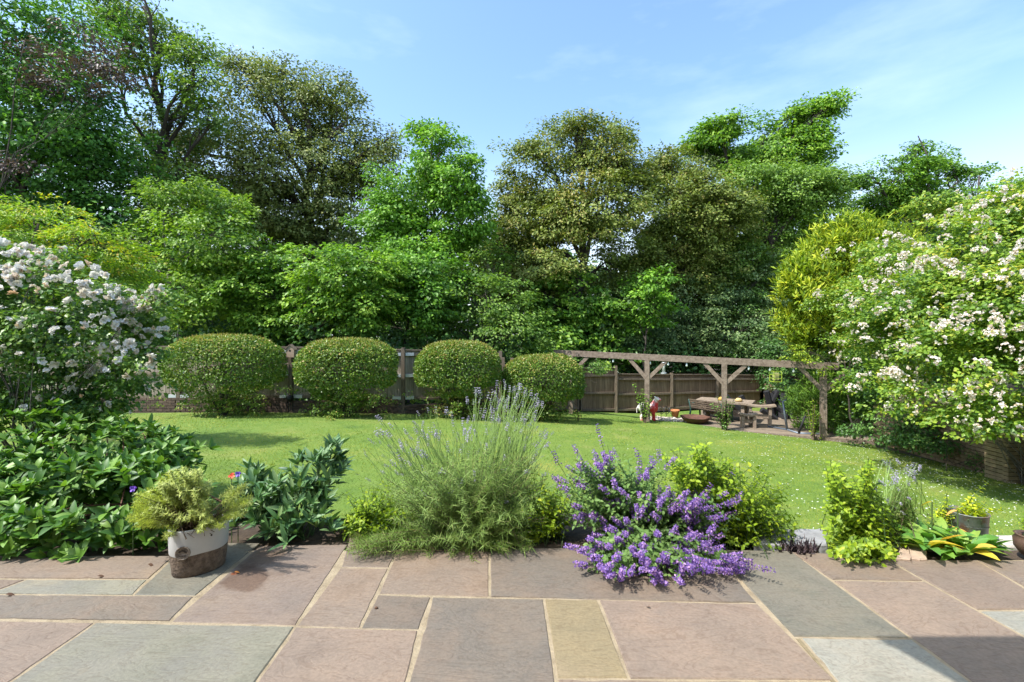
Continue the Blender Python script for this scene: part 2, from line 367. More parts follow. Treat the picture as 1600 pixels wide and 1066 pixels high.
def slab(quad, m, gap=.006):
    c = sum((Vector(q) for q in quad), Vector((0, 0))) / 4
    pts = []
    for i in range(4):   # inset by offsetting the edges
        p0, p1, p2 = Vector(quad[i - 1]), Vector(quad[i]), Vector(quad[(i + 1) % 4])
        e1 = (p1 - p0).normalized(); e2 = (p2 - p1).normalized()
        n1 = Vector((-e1.y, e1.x)); n2 = Vector((-e2.y, e2.x))
        if n1.dot(c - p1) < 0: n1 = -n1
        if n2.dot(c - p1) < 0: n2 = -n2
        b = (n1 + n2); b = b / max(b.length_squared / 2, .3); pts.append(p1 + b * gap)
    ring = []
    for i in range(4):
        a, b = pts[i], pts[(i + 1) % 4]; k = max(4, int((b - a).length / .05)); e = (b - a).normalized(); nrm = Vector((-e.y, e.x))
        if nrm.dot(c - a) < 0: nrm = -nrm
        for j in range(k):
            ring.append(a.lerp(b, j / k) + nrm * (random.uniform(0, .0035) + (random.uniform(.002, .007) if random.random() < .05 else 0)))
    n = len(ring); mb = MB(); h = random.uniform(-.001, .0015)
    inner = [p + (c - p).normalized() * .005 for p in ring]
    mb.v = [(p.x, p.y, -.03) for p in ring] + [(p.x, p.y, -.0045 + h) for p in ring] + [(p.x, p.y, h) for p in inner]
    for i in range(n):
        j = (i + 1) % n; mb.f += [(i, j, n + j, n + i), (n + i, n + j, 2 * n + j, 2 * n + i)]
    mb.f.append(tuple(range(2 * n, 3 * n)))
    me = mb.mesh('slab'); o = link('slab', me, patio, m)
    return o
for k, q in slab_defs: slab([GP(*p)[:2] for p in q], SM[k])
yb = GP(800, 1100)[1] - .01   # the rows nearer than the frame
for r_ in range(5):
    y1 = yb - r_ * .6; x = -5.2 + (r_ % 2) * .35
    while x < 5.2:
        wd = random.choice([.6, .6, .9, .3]); slab([(x, y1), (x + wd, y1), (x + wd, y1 - .6), (x, y1 - .6)], SM[random.choice(['pink', 'rose', 'mix', 'green', 'grey', 'buff'])]); x += wd

# grass blades on the lawn
def inlawn(x, y): return (y < fence_y(x) - .25) & ~((x > 5.2) & (y > 12.9 - (x - 8.63) / 2.296)) & ~((x > 3.2) & (y > 15.6 - (x - 3.2) * .25)) & (x < 9.4) & (y > np.where(x < 1.6, 4.25, 3.62))
m_grass = leafmat('grass_blades', [(.045, .088, .008), (.075, .13, .011), (.11, .16, .014), (.19, .19, .04)], .6, .3)
n = 360000; u = rng.random(n); gy = 3.7 * (17.5 / 3.7) ** (u ** .85); gx = (rng.random(n) * 2 - 1) * 1.18 * gy
k = inlawn(gx, gy); gx, gy = gx[k], gy[k]; n = len(gx)
P = np.stack([gx, gy, ground(gx, gy) - .004], 1)
T = np.stack([rng.normal(0, .8, n), rng.normal(0, .8, n), np.ones(n)], 1); N = np.stack([rng.normal(0, .9, n), rng.normal(0, .9, n) - .3, np.ones(n)], 1)
pt = snoise(P * [1, 1.4, 0], .9, 3) * .3 + snoise(P * [1, 1, 0], 4.3, 4) * .22 + snoise(P * [1, 1, 0], 17, 5) * .2 + .5
leafobj('lawn_grass', P, N, T, (.018 + .016 * rng.random(n)) * (1 + .3 * snoise(P, 1.6, 8)) * (.8 + gy * .035), .0035 + gy * .0009, pt + rng.normal(0, .2, n), m_grass, None, 'blade', kind='stuff')
o = C.objects[-1] if False else bpy.data.objects['lawn_grass']; tag(o, 'short mown green grass covering the whole lawn', 'grass')
# daisies and fallen petals in the right half of the lawn
n = 4200; dx = rng.uniform(1.5, 9.2, n); dy = rng.uniform(4.2, 14.5, n)
k = inlawn(dx, dy) & (rng.random(n) < np.clip((dx / dy - .36) * 1.8, .02, 1)); dx, dy = dx[k], dy[k]; n = len(dx)
P = np.repeat(np.stack([dx, dy, ground(dx, dy) + .035 + rng.random(n) * .02], 1), 3, 0); n3 = len(P)
ang = np.tile([0, 2.1, 4.2], n) + rng.random(n3)
leafobj('daisies', P, np.stack([rng.normal(0, .3, n3), rng.normal(0, .3, n3), np.ones(n3)], 1), np.stack([np.cos(ang), np.sin(ang), 0 * ang], 1), (.008 + .005 * rng.random(n3)), .012, rng.random(n3), leafmat('daisy_petals', [(.6, .6, .55), (.8, .8, .76)], .7, .2, tcol=(1, 1, 1)), None, 'petal', kind='stuff')
tag(bpy.data.objects['daisies'], 'tiny white daisies sprinkled over the right side of the lawn', 'daisies')

# ------------------------------------------------------------------ boundary fence
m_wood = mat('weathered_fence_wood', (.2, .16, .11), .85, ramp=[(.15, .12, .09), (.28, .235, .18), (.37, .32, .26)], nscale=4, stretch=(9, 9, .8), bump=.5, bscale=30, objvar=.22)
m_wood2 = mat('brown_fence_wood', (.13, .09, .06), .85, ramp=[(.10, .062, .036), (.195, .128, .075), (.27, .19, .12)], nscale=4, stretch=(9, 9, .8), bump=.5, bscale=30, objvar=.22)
m_post = mat('fence_post_wood', (.18, .14, .1), .85, ramp=[(.10, .075, .05), (.2, .155, .115)], nscale=5, stretch=(6, 6, 1), bump=.5, bscale=30, objvar=.15)
m_post2 = mat('brown_post_wood', (.12, .09, .06), .85, ramp=[(.11, .08, .052), (.22, .165, .115)], nscale=5, stretch=(6, 6, 1), bump=.5, bscale=30, objvar=.15)
m_cap = mat('pale_metal_rail_bracket', (.5, .52, .55), .45, metal=.3)
m_brick = mat('old_brown_brick', (.16, .1, .07), .9, ramp=[(.045, .032, .024), (.095, .06, .044), (.13, .09, .065)], nscale=9, bump=.7, bscale=50, objvar=.3)
m_mort = mat('dark_mortar', (.12, .1, .08), .95, bump=.5)
def board_mesh(wd, h, th=.016):
    mb = MB(); mb.v = [(0, 0, 0), (wd + .012, -.006, 0), (wd + .012, .008, 0), (0, th * .4, 0)]
    mb.v += [(x, y, h) for x, y, z in mb.v]; mb.f = [(0, 1, 5, 4), (1, 2, 6, 5), (2, 3, 7, 6), (3, 0, 4, 7), (4, 5, 6, 7), (3, 2, 1, 0)]
    me = mb.mesh('board'); return me
def fence_run(root, pts, wm, pm, brackets=False, posts=True, rails=(.93, .55, .06), cap=True):
    """pts: list of (x, y, zbot, ztop) at posts"""
    for i in range(len(pts) - 1):
        a, b = pts[i], pts[i + 1]; va = Vector(a[:2]); vb = Vector(b[:2]); L = (vb - va).length; d = (vb - va) / L; nb_ = round(L / .105); wd = L / nb_
        ang = math.atan2(d.y, d.x); nrm = Vector((d.y, -d.x))   # toward the camera
        if nrm.y > 0: nrm = -nrm
        me = board_mesh(wd, 1.0); me.materials.append(wm)
        for k in range(nb_):
            t = (k + .5) / nb_; p = va + d * (wd * k); zb = a[2] + (b[2] - a[2]) * t; zt = a[3] + (b[3] - a[3]) * t - .02
            M = Matrix.Translation((p.x - nrm.x * .03, p.y - nrm.y * .03, zb)) @ Matrix.Rotation(ang, 4, 'Z') @ Matrix.Rotation(random.uniform(-.004, .004), 4, 'Y') @ Matrix.Diagonal((1, 1, zt - zb + random.uniform(-.008, .008), 1))
            inst('board', me, root, M)
        for f in rails:
            za = a[2] + (a[3] - a[2]) * f; zb = b[2] + (b[3] - b[2]) * f
            q0 = Vector((va.x, va.y, za)) + Vector((*nrm, 0)) * .012; q1 = Vector((vb.x, vb.y, zb)) + Vector((*nrm, 0)) * .012
            e = Vector((*d, 0)) * .055
            MB().bar(q0 + e, q1 - e, .07, .07).build('rail', pm, root)
            if brackets:
                for q, s in ((q0, 1), (q1, -1)):
                    MB().bar(q + Vector((*d, 0)) * s * .06, q + Vector((*d, 0)) * s * .30, .078, .086).build('rail_bracket', m_cap, root)
        if cap: MB().bar((va.x, va.y, a[3] - .01), (vb.x, vb.y, b[3] - .01), .075, .035).build('capping_rail', pm, root)
    if posts:
        for j, p in enumerate(pts):
            MB().box((p[0], p[1] - .005, (p[2] - .45 + p[3] + .05) / 2), (.1, .1, p[3] - p[2] + .5)).build('post', pm, root)
def fp(px, yt, D, zb=None):
    x, y, z = W(px, yt, D); return (x, y, (gz(x, y) + .42 if zb is None else zb), z)
fl = [fp(105, 541, 13), fp(280, 541, 13), fp(455, 542, 13), fp(630, 546, 13.4), fp(782, 551, 14.3)]
fl = [fp(-260, 541, 13), fp(-70, 541, 13)] + fl
f1 = empty('timber_fence', (fl[2][0], fl[2][1], gz(fl[2][0], fl[2][1])), 'tall weathered grey-brown board fence on a low brick plinth behind the four clipped bushes', 'fence')
fence_run(f1, fl, m_wood, m_post, True, rails=(.90, .47, .02))
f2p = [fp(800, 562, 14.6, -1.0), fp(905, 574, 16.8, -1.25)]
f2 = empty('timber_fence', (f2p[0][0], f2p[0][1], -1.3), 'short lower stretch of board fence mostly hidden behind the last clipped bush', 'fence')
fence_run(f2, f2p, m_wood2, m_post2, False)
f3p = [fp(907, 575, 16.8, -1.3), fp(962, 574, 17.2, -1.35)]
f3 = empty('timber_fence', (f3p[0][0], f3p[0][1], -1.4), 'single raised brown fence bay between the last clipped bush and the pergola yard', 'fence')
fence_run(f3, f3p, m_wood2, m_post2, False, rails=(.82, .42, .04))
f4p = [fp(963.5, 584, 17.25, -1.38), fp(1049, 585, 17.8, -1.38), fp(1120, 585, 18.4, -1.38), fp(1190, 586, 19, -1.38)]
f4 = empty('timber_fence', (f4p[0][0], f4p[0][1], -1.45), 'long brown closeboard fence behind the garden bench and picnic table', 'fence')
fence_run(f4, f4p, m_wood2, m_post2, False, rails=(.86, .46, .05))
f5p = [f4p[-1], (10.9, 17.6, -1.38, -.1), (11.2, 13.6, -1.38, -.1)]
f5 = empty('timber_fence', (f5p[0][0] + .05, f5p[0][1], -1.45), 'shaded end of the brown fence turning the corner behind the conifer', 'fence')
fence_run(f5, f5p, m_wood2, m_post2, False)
# low brick plinth below the left fence
pl = empty('brick_plinth', (-4.3, 13, gz(-4.3, 13)), 'low dark brick plinth running along the foot of the grey-brown fence', 'wall')
bm_ = MB().box((0, 0, 0), (.215, .10, .065)).mesh('brick'); bm_.materials.append(m_brick)
segs = [(fl[i], fl[i + 1]) for i in range(2, len(fl) - 1)]
for a, b in segs:
    va, vb = Vector(a[:2]), Vector(b[:2]); L = (vb - va).length; d = (vb - va) / L; ang = math.atan2(d.y, d.x)
    zt = min(a[2], b[2]) - .0; MB().box(((va.x + vb.x) / 2, (va.y + vb.y) / 2 + .02, (zt + gz(vb.x, vb.y) - .3) / 2), (L, .08, zt - gz(vb.x, vb.y) + .3), Matrix.Rotation(ang, 3, 'Z')).build('mortar_core', m_mort, pl)
    for c_ in range(6):
        k = 0; x = .11 * (c_ % 2)
        z = zt - .035 - c_ * .076
        while x + .2 < L + .05:
            p = va + d * (x + .107); inst('brick', bm_, pl, Matrix.Translation((p.x + random.uniform(-.001, .001), p.y - .012 + random.uniform(-.004, .004), z)) @ Matrix.Rotation(ang, 4, 'Z')); x += .226
# bird box and lantern on the fence post
def birdbox(px, py, D):
    x, y, z = W(px, py, D); y -= .09
    r_ = empty('bird_box', (x, y, z - .15), 'small pale wooden bird box on the fence post between the first two bushes', 'bird box')
    MB().add([], [])
    b = MB(); b.v = [(x - .11, y - .06, z - .16), (x + .11, y - .06, z - .16), (x + .11, y - .06, z + .06), (x, y - .06, z + .17), (x - .11, y - .06, z + .06)]
    b.v += [(p[0], y + .05, p[2]) for p in b.v]; b.f = [(0, 1, 2, 3, 4), (9, 8, 7, 6, 5)] + [(i, i + 5, (i + 1) % 5 + 5, (i + 1) % 5) for i in range(5)]
    bb = b.build('box_body', mat('pale_box_wood', (.35, .27, .19), .8, ramp=[(.28, .2, .14), (.4, .3, .22)], bump=.3), r_)
    b = MB(); b.bar((x, y - .08, z + .185), (x - .15, y - .08, z + .04), .012, .012); rf = MB()
    rf.bar((x + .005, y, z + .19), (x - .15, y, z + .045), .16, .018).build('roof_board', m_post, r_)
    MB().bar((x - .005, y, z + .19), (x + .15, y, z + .045), .16, .018).build('roof_board', m_post, r_)
    MB().tube([(x, y - .063, z + .02), (x, y - .05, z + .02)], .028, 12).build('entrance_hole', mat('dark_hole', (.01, .01, .01), .9), bb)
birdbox(457, 549, 12.95)
m_black = mat('black_metal', (.015, .016, .018), .5, metal=.4)
x, y, z = W(453, 623, 12.85)
ln = empty('wall_lantern', (x, y, z - .3), 'small black lantern with dangling pieces at the foot of the fence post', 'lantern')
MB().lathe([(.0, .1), (.09, .08), (.1, 0), (.07, -.07), (0, -.1)], (x, y, z), 12).build('lantern_body', m_black, ln, True)
for i in range(4): MB().tube([(x - .08 + i * .055, y - .02, z - .08), (x - .09 + i * .06, y - .02, z - .3 - random.random() * .08)], .012, 5).build('hanging_rod', m_black, ln)
x, y, z = W(786, 577, 14.1)
MB().box((x, y, z - .25), (.1, .1, 1.2)).build('timber_stub_post', m_post, None); tag(bpy.data.objects['timber_stub_post'], 'reddish timber post with an orange cut face between the third and fourth bushes', 'post')

# ------------------------------------------------------------------ trees
m_bark = mat('dark_bark', (.06, .05, .04), .9, ramp=[(.03, .024, .018), (.075, .06, .048)], nscale=8, stretch=(3, 3, .6), bump=.8, bscale=18)
m_bark2 = mat('grey_bark', (.16, .14, .12), .9, ramp=[(.08, .07, .058), (.2, .18, .15)], nscale=8, stretch=(3, 3, .6), bump=.8, bscale=18)
LM = {
 'sycamore': leafmat('dark_sycamore_leaves', [(0.0216, 0.0607, 0.0189), (0.0405, 0.1148, 0.0243), (0.0675, 0.1755, 0.0297), (0.1148, 0.2430, 0.0405)]),
 'airy': leafmat('airy_tree_leaves', [(0.0390, 0.0780, 0.0182), (0.0780, 0.1495, 0.0260), (0.1300, 0.2080, 0.0390)]),
 'purple': leafmat('purple_plum_leaves', [(.02, .018, .018), (.045, .03, .032), (.07, .045, .04)], .5, .25),
 'beech': leafmat('olive_beech_leaves', [(.045, .068, .02), (.085, .122, .032), (.125, .165, .045), (.18, .20, .075)], .55, .22),
 'brown': leafmat('olive_brown_leaves', [(.042, .07, .014), (.08, .12, .022), (.115, .155, .032), (.17, .16, .05)], .55, .25),
 'maple': leafmat('fresh_green_leaves', [(0.0350, 0.0900, 0.0140), (0.0600, 0.1500, 0.0180), (0.1000, 0.2200, 0.0250), (0.1500, 0.2800, 0.0350)]),
 'oak': leafmat('bright_oak_leaves', [(0.0315, 0.0788, 0.0126), (0.0683, 0.1575, 0.0179), (0.1260, 0.2363, 0.0231), (0.1785, 0.2835, 0.0368)]),
 'ash': leafmat('soft_green_leaves', [(0.0403, 0.0862, 0.0172), (0.0747, 0.1495, 0.0253), (0.1150, 0.2012, 0.0345), (0.1610, 0.2415, 0.0575)]),
 'hazel': leafmat('light_hazel_leaves', [(0.0345, 0.0862, 0.0138), (0.0805, 0.1610, 0.0207), (0.1380, 0.2300, 0.0299), (0.1840, 0.2760, 0.0403)]),
 'acer': leafmat('golden_acer_leaves', [(.05, .12, .012), (.10, .19, .016), (.17, .25, .02), (.28, .22, .025)], .5, .4),
 'hornbeam': leafmat('hornbeam_leaves', [(0.0330, 0.0880, 0.0132), (0.0715, 0.1595, 0.0198), (0.1320, 0.2365, 0.0308), (0.1870, 0.2915, 0.0495)]),
 'holly': leafmat('dark_shrub_leaves', [(.024, .062, .017), (.045, .11, .026), (.075, .155, .036), (.11, .18, .055)], .4, .2),
 'elder': leafmat('grey_green_leaves', [(0.0308, 0.0672, 0.0252), (0.0560, 0.1050, 0.0350), (0.0910, 0.1470, 0.0504), (0.1400, 0.1960, 0.0840)], .5, .22),
 'golden': leafmat('golden_conifer_sprays', [(.035, .08, .008), (.08, .145, .010), (.15, .22, .012), (.25, .29, .018)], .6, .3),
 'dconifer': leafmat('green_conifer_sprays', [(.03, .075, .01), (.06, .13, .014), (.10, .18, .018)], .6, .25),
 'bush': leafmat('clipped_bush_leaves', [(.03, .068, .010), (.06, .12, .016), (.11, .175, .03), (.21, .17, .06)], .4, .25),
 'rose': leafmat('rose_leaves', [(0.0250, 0.0688, 0.0163), (0.0500, 0.1187, 0.0225), (0.0938, 0.1750, 0.0350), (0.1500, 0.2250, 0.0500)], .42, .3),
 'rambler': leafmat('rambling_rose_leaves', [(0.0350, 0.0850, 0.0150), (0.0813, 0.1562, 0.0213), (0.1500, 0.2313, 0.0300), (0.2500, 0.2500, 0.0375)], .42, .35),
 'woods': leafmat('far_wood_leaves', [(0.0156, 0.0390, 0.0130), (0.0325, 0.0780, 0.0182), (0.0650, 0.1170, 0.0286)], .6, .2),
}
def clumps(lobes, per_m2, seed, inner=.35, gap=-.35, nsc=.9, zmin=-9, rag=.0):
    """clump centres spread over ellipsoid lobes; lobes (c, r) in world metres"""
    r = np.random.default_rng(seed); Cs = []; Os = []; Id = []
    for i, (c, rad) in enumerate(lobes):
        c = np.array(c); rad = np.array(rad); A = 4 * math.pi * (rad[0] * rad[2] + rad[0] * rad[1] + rad[1] * rad[2]) / 3
        n = int(A * per_m2) + 4
        d = norm(r.normal(size=(n, 3))); f = (inner + (1 - inner) * r.random(n) ** .55)
        lump = 1 + (.22 + .5 * rag) * snoise(d * 1.0 + i * 3.1, 2.2, seed) + .08 * r.normal(size=n)
        p = c + d * rad * (f * lump)[:, None]
        out_ = r.random(n) < rag; p[out_] = (c + d * rad * (f * lump * r.uniform(1.04, 1.24, n))[:, None])[out_]
        k = (snoise(p, nsc, seed + 5) > gap - .25 * (f < .6)) & (p[:, 2] > zmin)
        Cs.append(p[k]); Os.append(d[k]); Id += [i] * int(k.sum())
    return np.concatenate(Cs), np.concatenate(Os), np.array(Id)
DENS = 1.0
def foliage(Cc, O, m, parent, name='crown', per=45, s=.35, L=.12, asp=.68, shape='diamond', flat=.5, up=.7, droop=.25, seed=1, kind=None, tbias=0, tv=.2, tz=-.2):
    r = np.random.default_rng(seed); n = len(Cc); cnt = np.maximum(6, (per * DENS * (.6 + .8 * r.random(n))).astype(int)); I = np.repeat(np.arange(n), cnt); k = len(I)
    off = norm(r.normal(size=(k, 3))) * (r.random(k) ** .42)[:, None] * 1.75 * s * (.7 + .6 * r.random(n))[I][:, None]
    o2 = O[I] * [1, 1, .3]; o2 = norm(o2 + 1e-6)
    off[:, 2] *= flat * .8; off[:, 2] -= droop * np.abs(np.sum(off[:, :2] * o2[:, :2], 1))
    P = Cc[I] + off
    N = O[I] * .4 + [0, -.15, up * 1.15] + r.normal(size=(k, 3)) * .5
    T = o2 * .9 + norm(off) * .6 + r.normal(size=(k, 3)) * .5 + [0, 0, tz]
    tint = .45 + tbias + r.normal(0, .17, n)[I] + r.normal(0, tv, k) + .12 * snoise(P, .45, seed)
    l = L * (.7 + .6 * r.random(k))
    return leafobj(name, P, N, T, l, l * asp, tint, m, parent, shape, kind)
def curve(a, b, k=5, sag=.12, r=random):
    a = Vector(a); b = Vector(b); L = (b - a).length
    o = Vector((r.uniform(-1, 1), r.uniform(-1, 1), r.uniform(.1, 1))) * L * sag
    return [a.lerp(b, i / k) + o * math.sin(math.pi * i / k) + (Vector((r.uniform(-1, 1), r.uniform(-1, 1), r.uniform(-1, 1))) * L * .025 if 0 < i < k else Vector()) for i in range(k + 1)]
def skeleton(base, top, lobes, Cc, Id, r0, m, parent, nb=70, seed=1, rt=.06):
    rr = random.Random(seed); mb = MB(); base = Vector(base); top = Vector(top)
    tk = curve(base, top, 8, .05, rr); H = (top - base).length
    mb.tube(tk, [r0 * (1 - .75 * (i / 8) ** .8) * (1.35 if i == 0 else 1) for i in range(9)], 8)
    o = mb.build('trunk', m, parent, True); br = MB(); ends = []
    for i, (c, rad) in enumerate(lobes):
        c = Vector(c); f = min(.92, max(.25, (c.z - base.z) / H * .72 - .05 * rr.random())); j = min(7, int(f * 8)); st = tk[j].lerp(tk[j + 1], f * 8 - j)
        q = curve(st, c + Vector((rr.uniform(-.2, .2), rr.uniform(-.2, .2), .1)), 6, .13, rr); r1 = r0 * (.5 - .25 * f)
        br.tube(q, [r1 * (1 - .7 * t / 6) for t in range(7)], 6, False)
        ix = np.nonzero(Id == i)[0]
        if len(ix) == 0: continue
        for jj in rr.sample(list(ix), min(len(ix), max(3, nb // len(lobes)))):
            st2 = q[rr.choice([2, 3, 4, 5, 6])]; e = Vector(Cc[jj]); q2 = curve(st2, e, 4, .15, rr); r2 = r1 * .3
            br.tube(q2, [r2, r2 * .75, r2 * .5, r2 * .35, r2 * .2], 4, False)
            for _ in range(2):
                e2 = e + Vector((rr.gauss(0, .22), rr.gauss(0, .22), rr.gauss(0, .15)))
                br.tube([q2[3], q2[3].lerp(e2, .6) + Vector((0, 0, .05)), e2], [r2 * .35, r2 * .25, .006], 3, False)
    br.build('branches', m, parent, True, kind='stuff') if False else br.build('limb', m, parent, True)
def lob(D, *L, dr=.85, jit=.4):
    out = []
    for i, l in enumerate(L):
        d = l[4] if len(l) > 4 else D + jit * math.sin(i * 2.4 + D) * 2
        x, y, z = W(l[0], l[1], d); rx = l[2] / FPX * d; rz = l[3] / FPX * d
        out.append(((x, y, z), (rx, (rx + rz) / 2 * dr, rz)))
    return out
TREES = 'trees rising beyond the fence'
def tree(name, label, D, L, lm, px_base, top, seed, per_m2=1.6, per=45, s=.34, leaf=.125, r0=.25, bark=None, shape='diamond', gap=-.35, tb=0, nb=90, asp=.62, flat=.5, droop=.25, cat='tree', group=TREES, inner=.35, dr=.85, jit=.4, up=.7):
    x, y, _ = W(px_base, 640, D); zb = gz(x, min(y, 30)) - .1
    t = empty(name, (x, y, zb), label, cat, group)
    lobes = lob(D, *L, dr=dr, jit=jit); Cc, O, Id = clumps(lobes, per_m2, seed, gap=gap, inner=inner, rag=.16 if D > 14 else .08)
    foliage(Cc, O, LM[lm], t, 'crown', per, s, leaf, asp, shape, flat, up=up, droop=droop, seed=seed, tbias=tb)
    skeleton((x, y, zb), W(top[0], top[1], D), lobes, Cc, Id, r0, bark or m_bark, t, nb, seed)
    return t
tree('sycamore_tree', 'tall dark green sycamore filling the top corner above the golden acer', 17, [(20, 190, 150, 120), (140, 280, 110, 90), (10, 50, 150, 110), (110, 360, 120, 70), (-60, 300, 120, 120), (120, 200, 90, 70), (60, 330, 100, 90)], 'sycamore', 60, (50, 60), 21, 2.3, 56, leaf=.155, r0=.28, gap=-.6)
tree('purple_plum_tree', 'purple-leaved tree whose dark red sprays hang in front of the tall sycamore', 14.5, [(40, 95, 90, 38), (130, 75, 70, 40), (100, 130, 70, 22), (20, 250, 70, 25), (190, 120, 40, 20)], 'purple', -120, (40, 60), 22, 1.7, 40, s=.24, leaf=.11, r0=.04, nb=30)
tree('airy_tree', 'tall loose tree with visible stems and sky gaps beside the dark sycamore', 20, [(245, 50, 75, 55), (300, 105, 40, 40), (200, 130, 65, 65), (265, 190, 75, 50), (215, -30, 90, 60), (150, 20, 70, 50), (310, 75, 25, 30), (330, 180, 25, 20), (200, 240, 70, 60), (250, 280, 80, 50), (170, 300, 60, 60), (205, 50, 50, 60), (310, 130, 35, 30)], 'airy', 215, (225, 10), 23, 1.7, 44, s=.34, leaf=.15, r0=.26, gap=-.05, nb=170)
tree('beech_tree', 'large spreading olive green beech with dark limbs showing near its dome top', 24, [(400, 140, 70, 45), (470, 165, 80, 60), (540, 195, 50, 50), (350, 230, 90, 60), (520, 250, 70, 60), (430, 260, 110, 70), (340, 310, 100, 60), (470, 320, 90, 60), (365, 100, 25, 18), (575, 250, 40, 60), (280, 230, 50, 60), (550, 330, 60, 70), (420, 350, 120, 50), (600, 225, 28, 25), (440, 115, 50, 25), (510, 140, 50, 30), (300, 340, 80, 70)], 'beech', 470, (470, 150), 24, 2.3, 56, s=.42, leaf=.152, r0=.42, gap=-.28, nb=220, inner=.3)
tree('field_maple_tree', 'fresh light green slender tree in the middle with a pointed top', 18, [(672, 235, 42, 38), (650, 300, 75, 55), (715, 285, 42, 45), (610, 350, 55, 45), (690, 370, 62, 48), (640, 400, 65, 35), (730, 245, 20, 14), (690, 200, 14, 12), (745, 330, 25, 40), (655, 205, 16, 12)], 'maple', 680, (675, 220), 25, 5.4, 66, s=.28, leaf=.14, r0=.13, gap=-.3, nb=130, bark=m_bark2)
tree('oak_tree', 'olive brown oak with a ragged rounded top just right of the picture centre', 20, [(890, 225, 50, 42), (850, 275, 60, 45), (950, 240, 45, 48), (825, 340, 60, 55), (930, 330, 85, 60), (880, 400, 90, 50), (985, 290, 40, 50), (905, 190, 25, 14), (800, 290, 25, 40), (830, 230, 25, 18), (970, 205, 20, 14), (780, 400, 50, 50), (860, 430, 90, 36), (950, 410, 70, 45), (800, 440, 60, 40), (870, 340, 50, 60)], 'brown', 880, (900, 210), 26, 4.4, 70, s=.32, leaf=.125, r0=.3, gap=-.55, nb=170)
tree('oak_tree', 'dull brown-green oak with thin bare twigs left of the bright windswept oak', 21, [(1060, 275, 50, 38), (1105, 325, 60, 55), (1060, 380, 70, 60), (1030, 250, 25, 20), (1100, 260, 30, 28), (1130, 390, 50, 60), (1040, 330, 55, 55), (990, 380, 50, 50), (1060, 440, 80, 40), (1140, 330, 40, 50)], 'brown', 1085, (1065, 270), 27, 5.0, 72, s=.32, leaf=.12, r0=.26, gap=-.33, nb=160, tb=-.05, bark=m_bark2)
tree('oak_tree', 'bright green windswept oak whose topmost branch leans right against the sky', 24, [(1130, 200, 38, 26), (1195, 215, 42, 36), (1265, 185, 48, 24), (1235, 235, 60, 38), (1095, 225, 25, 18), (1305, 165, 26, 14), (1150, 240, 40, 28), (1290, 245, 25, 22), (1230, 190, 30, 20)], 'oak', 1190, (1200, 230), 28, 4.6, 72, s=.36, leaf=.17, r0=.32, gap=-.25, nb=150)
tree('ash_tree', 'soft green ash filling the space beneath the windswept oak', 22, [(1180, 290, 70, 42), (1250, 305, 75, 45), (1200, 370, 90, 60), (1290, 285, 35, 28), (1130, 430, 70, 60), (1230, 440, 80, 50)], 'ash', 1200, (1210, 290), 29, 5.0, 70, s=.34, leaf=.13, r0=.24, gap=-.4)
tree('oak_tree', 'smaller dark green oak standing alone on the skyline behind the rambling rose', 22, [(1425, 240, 32, 24), (1405, 275, 58, 30), (1465, 275, 42, 30), (1360, 285, 32, 15), (1440, 320, 80, 30), (1495, 265, 22, 12), (1430, 218, 12, 12), (1380, 320, 50, 25)], 'oak', 1430, (1430, 240), 30, 5.0, 64, s=.3, leaf=.14, r0=.22, gap=-.15, tb=-.2, nb=130)
tree('hawthorn_tree', 'small rounded green treetop peeping over the rambling rose at the far skyline', 21, [(1530, 270, 24, 14), (1550, 300, 45, 25), (1510, 310, 40, 25)], 'oak', 1530, (1530, 275), 31, 3.4, 55, s=.28, leaf=.13, r0=.12, tb=-.25)
tree('hazel_tree', 'light green hazel between the golden acer and the layered hornbeam', 15.5, [(285, 320, 70, 42), (330, 375, 85, 60), (240, 390, 70, 60), (290, 450, 90, 60), (360, 330, 30, 30)], 'hazel', 300, (290, 320), 32, 4.6, 60, s=.26, leaf=.12, r0=.12, gap=-.35, flat=.35, droop=.4, bark=m_bark2)
tree('hornbeam_tree', 'layered bright green hornbeam spreading above the first two clipped bushes', 15, [(440, 420, 90, 45), (530, 430, 75, 48), (490, 480, 100, 36), (385, 455, 70, 42), (590, 415, 40, 30), (440, 505, 90, 20), (560, 480, 60, 40), (400, 400, 40, 20)], 'hornbeam', 490, (480, 410), 33, 5.0, 62, s=.27, leaf=.125, r0=.12, gap=-.3, flat=.25, droop=.5, up=1.0)
tree('maple_sapling', 'bright leafy young maple below the slender pointed tree', 16, [(610, 450, 50, 42), (650, 430, 42, 38), (585, 490, 50, 38), (660, 480, 45, 45), (700, 450, 35, 40)], 'maple', 630, (640, 430), 34, 4.4, 56, s=.26, leaf=.13, r0=.08, tb=-.1, flat=.4)
tree('cherry_laurel', 'mid green dense laurel mound behind the third clipped bush', 16.5, [(760, 470, 70, 48), (720, 440, 42, 36), (700, 510, 60, 40), (790, 520, 60, 36), (770, 420, 40, 36)], 'ash', 750, (760, 470), 35, 4.4, 58, s=.26, leaf=.11, r0=.1, tb=-.12)
tree('hornbeam_tree', 'large-leaved glossy green hornbeam directly behind the left end of the pergola', 19.2, [(880, 470, 66, 48), (930, 500, 60, 52), (850, 530, 75, 40), (900, 545, 80, 30), (960, 540, 40, 30)], 'hornbeam', 890, (890, 460), 36, 4.4, 52, s=.26, leaf=.17, asp=.72, r0=.12, tb=-.12, flat=.4)
tree('lime_sapling', 'small bright green spray of leaves glowing in front of the dark centre trees', 18.6, [(1020, 480, 34, 32), (985, 445, 20, 26), (1035, 440, 26, 22), (1000, 500, 30, 20)], 'maple', 1000, (1010, 450), 37, 3.4, 46, s=.22, leaf=.15, r0=.06, tb=.05)
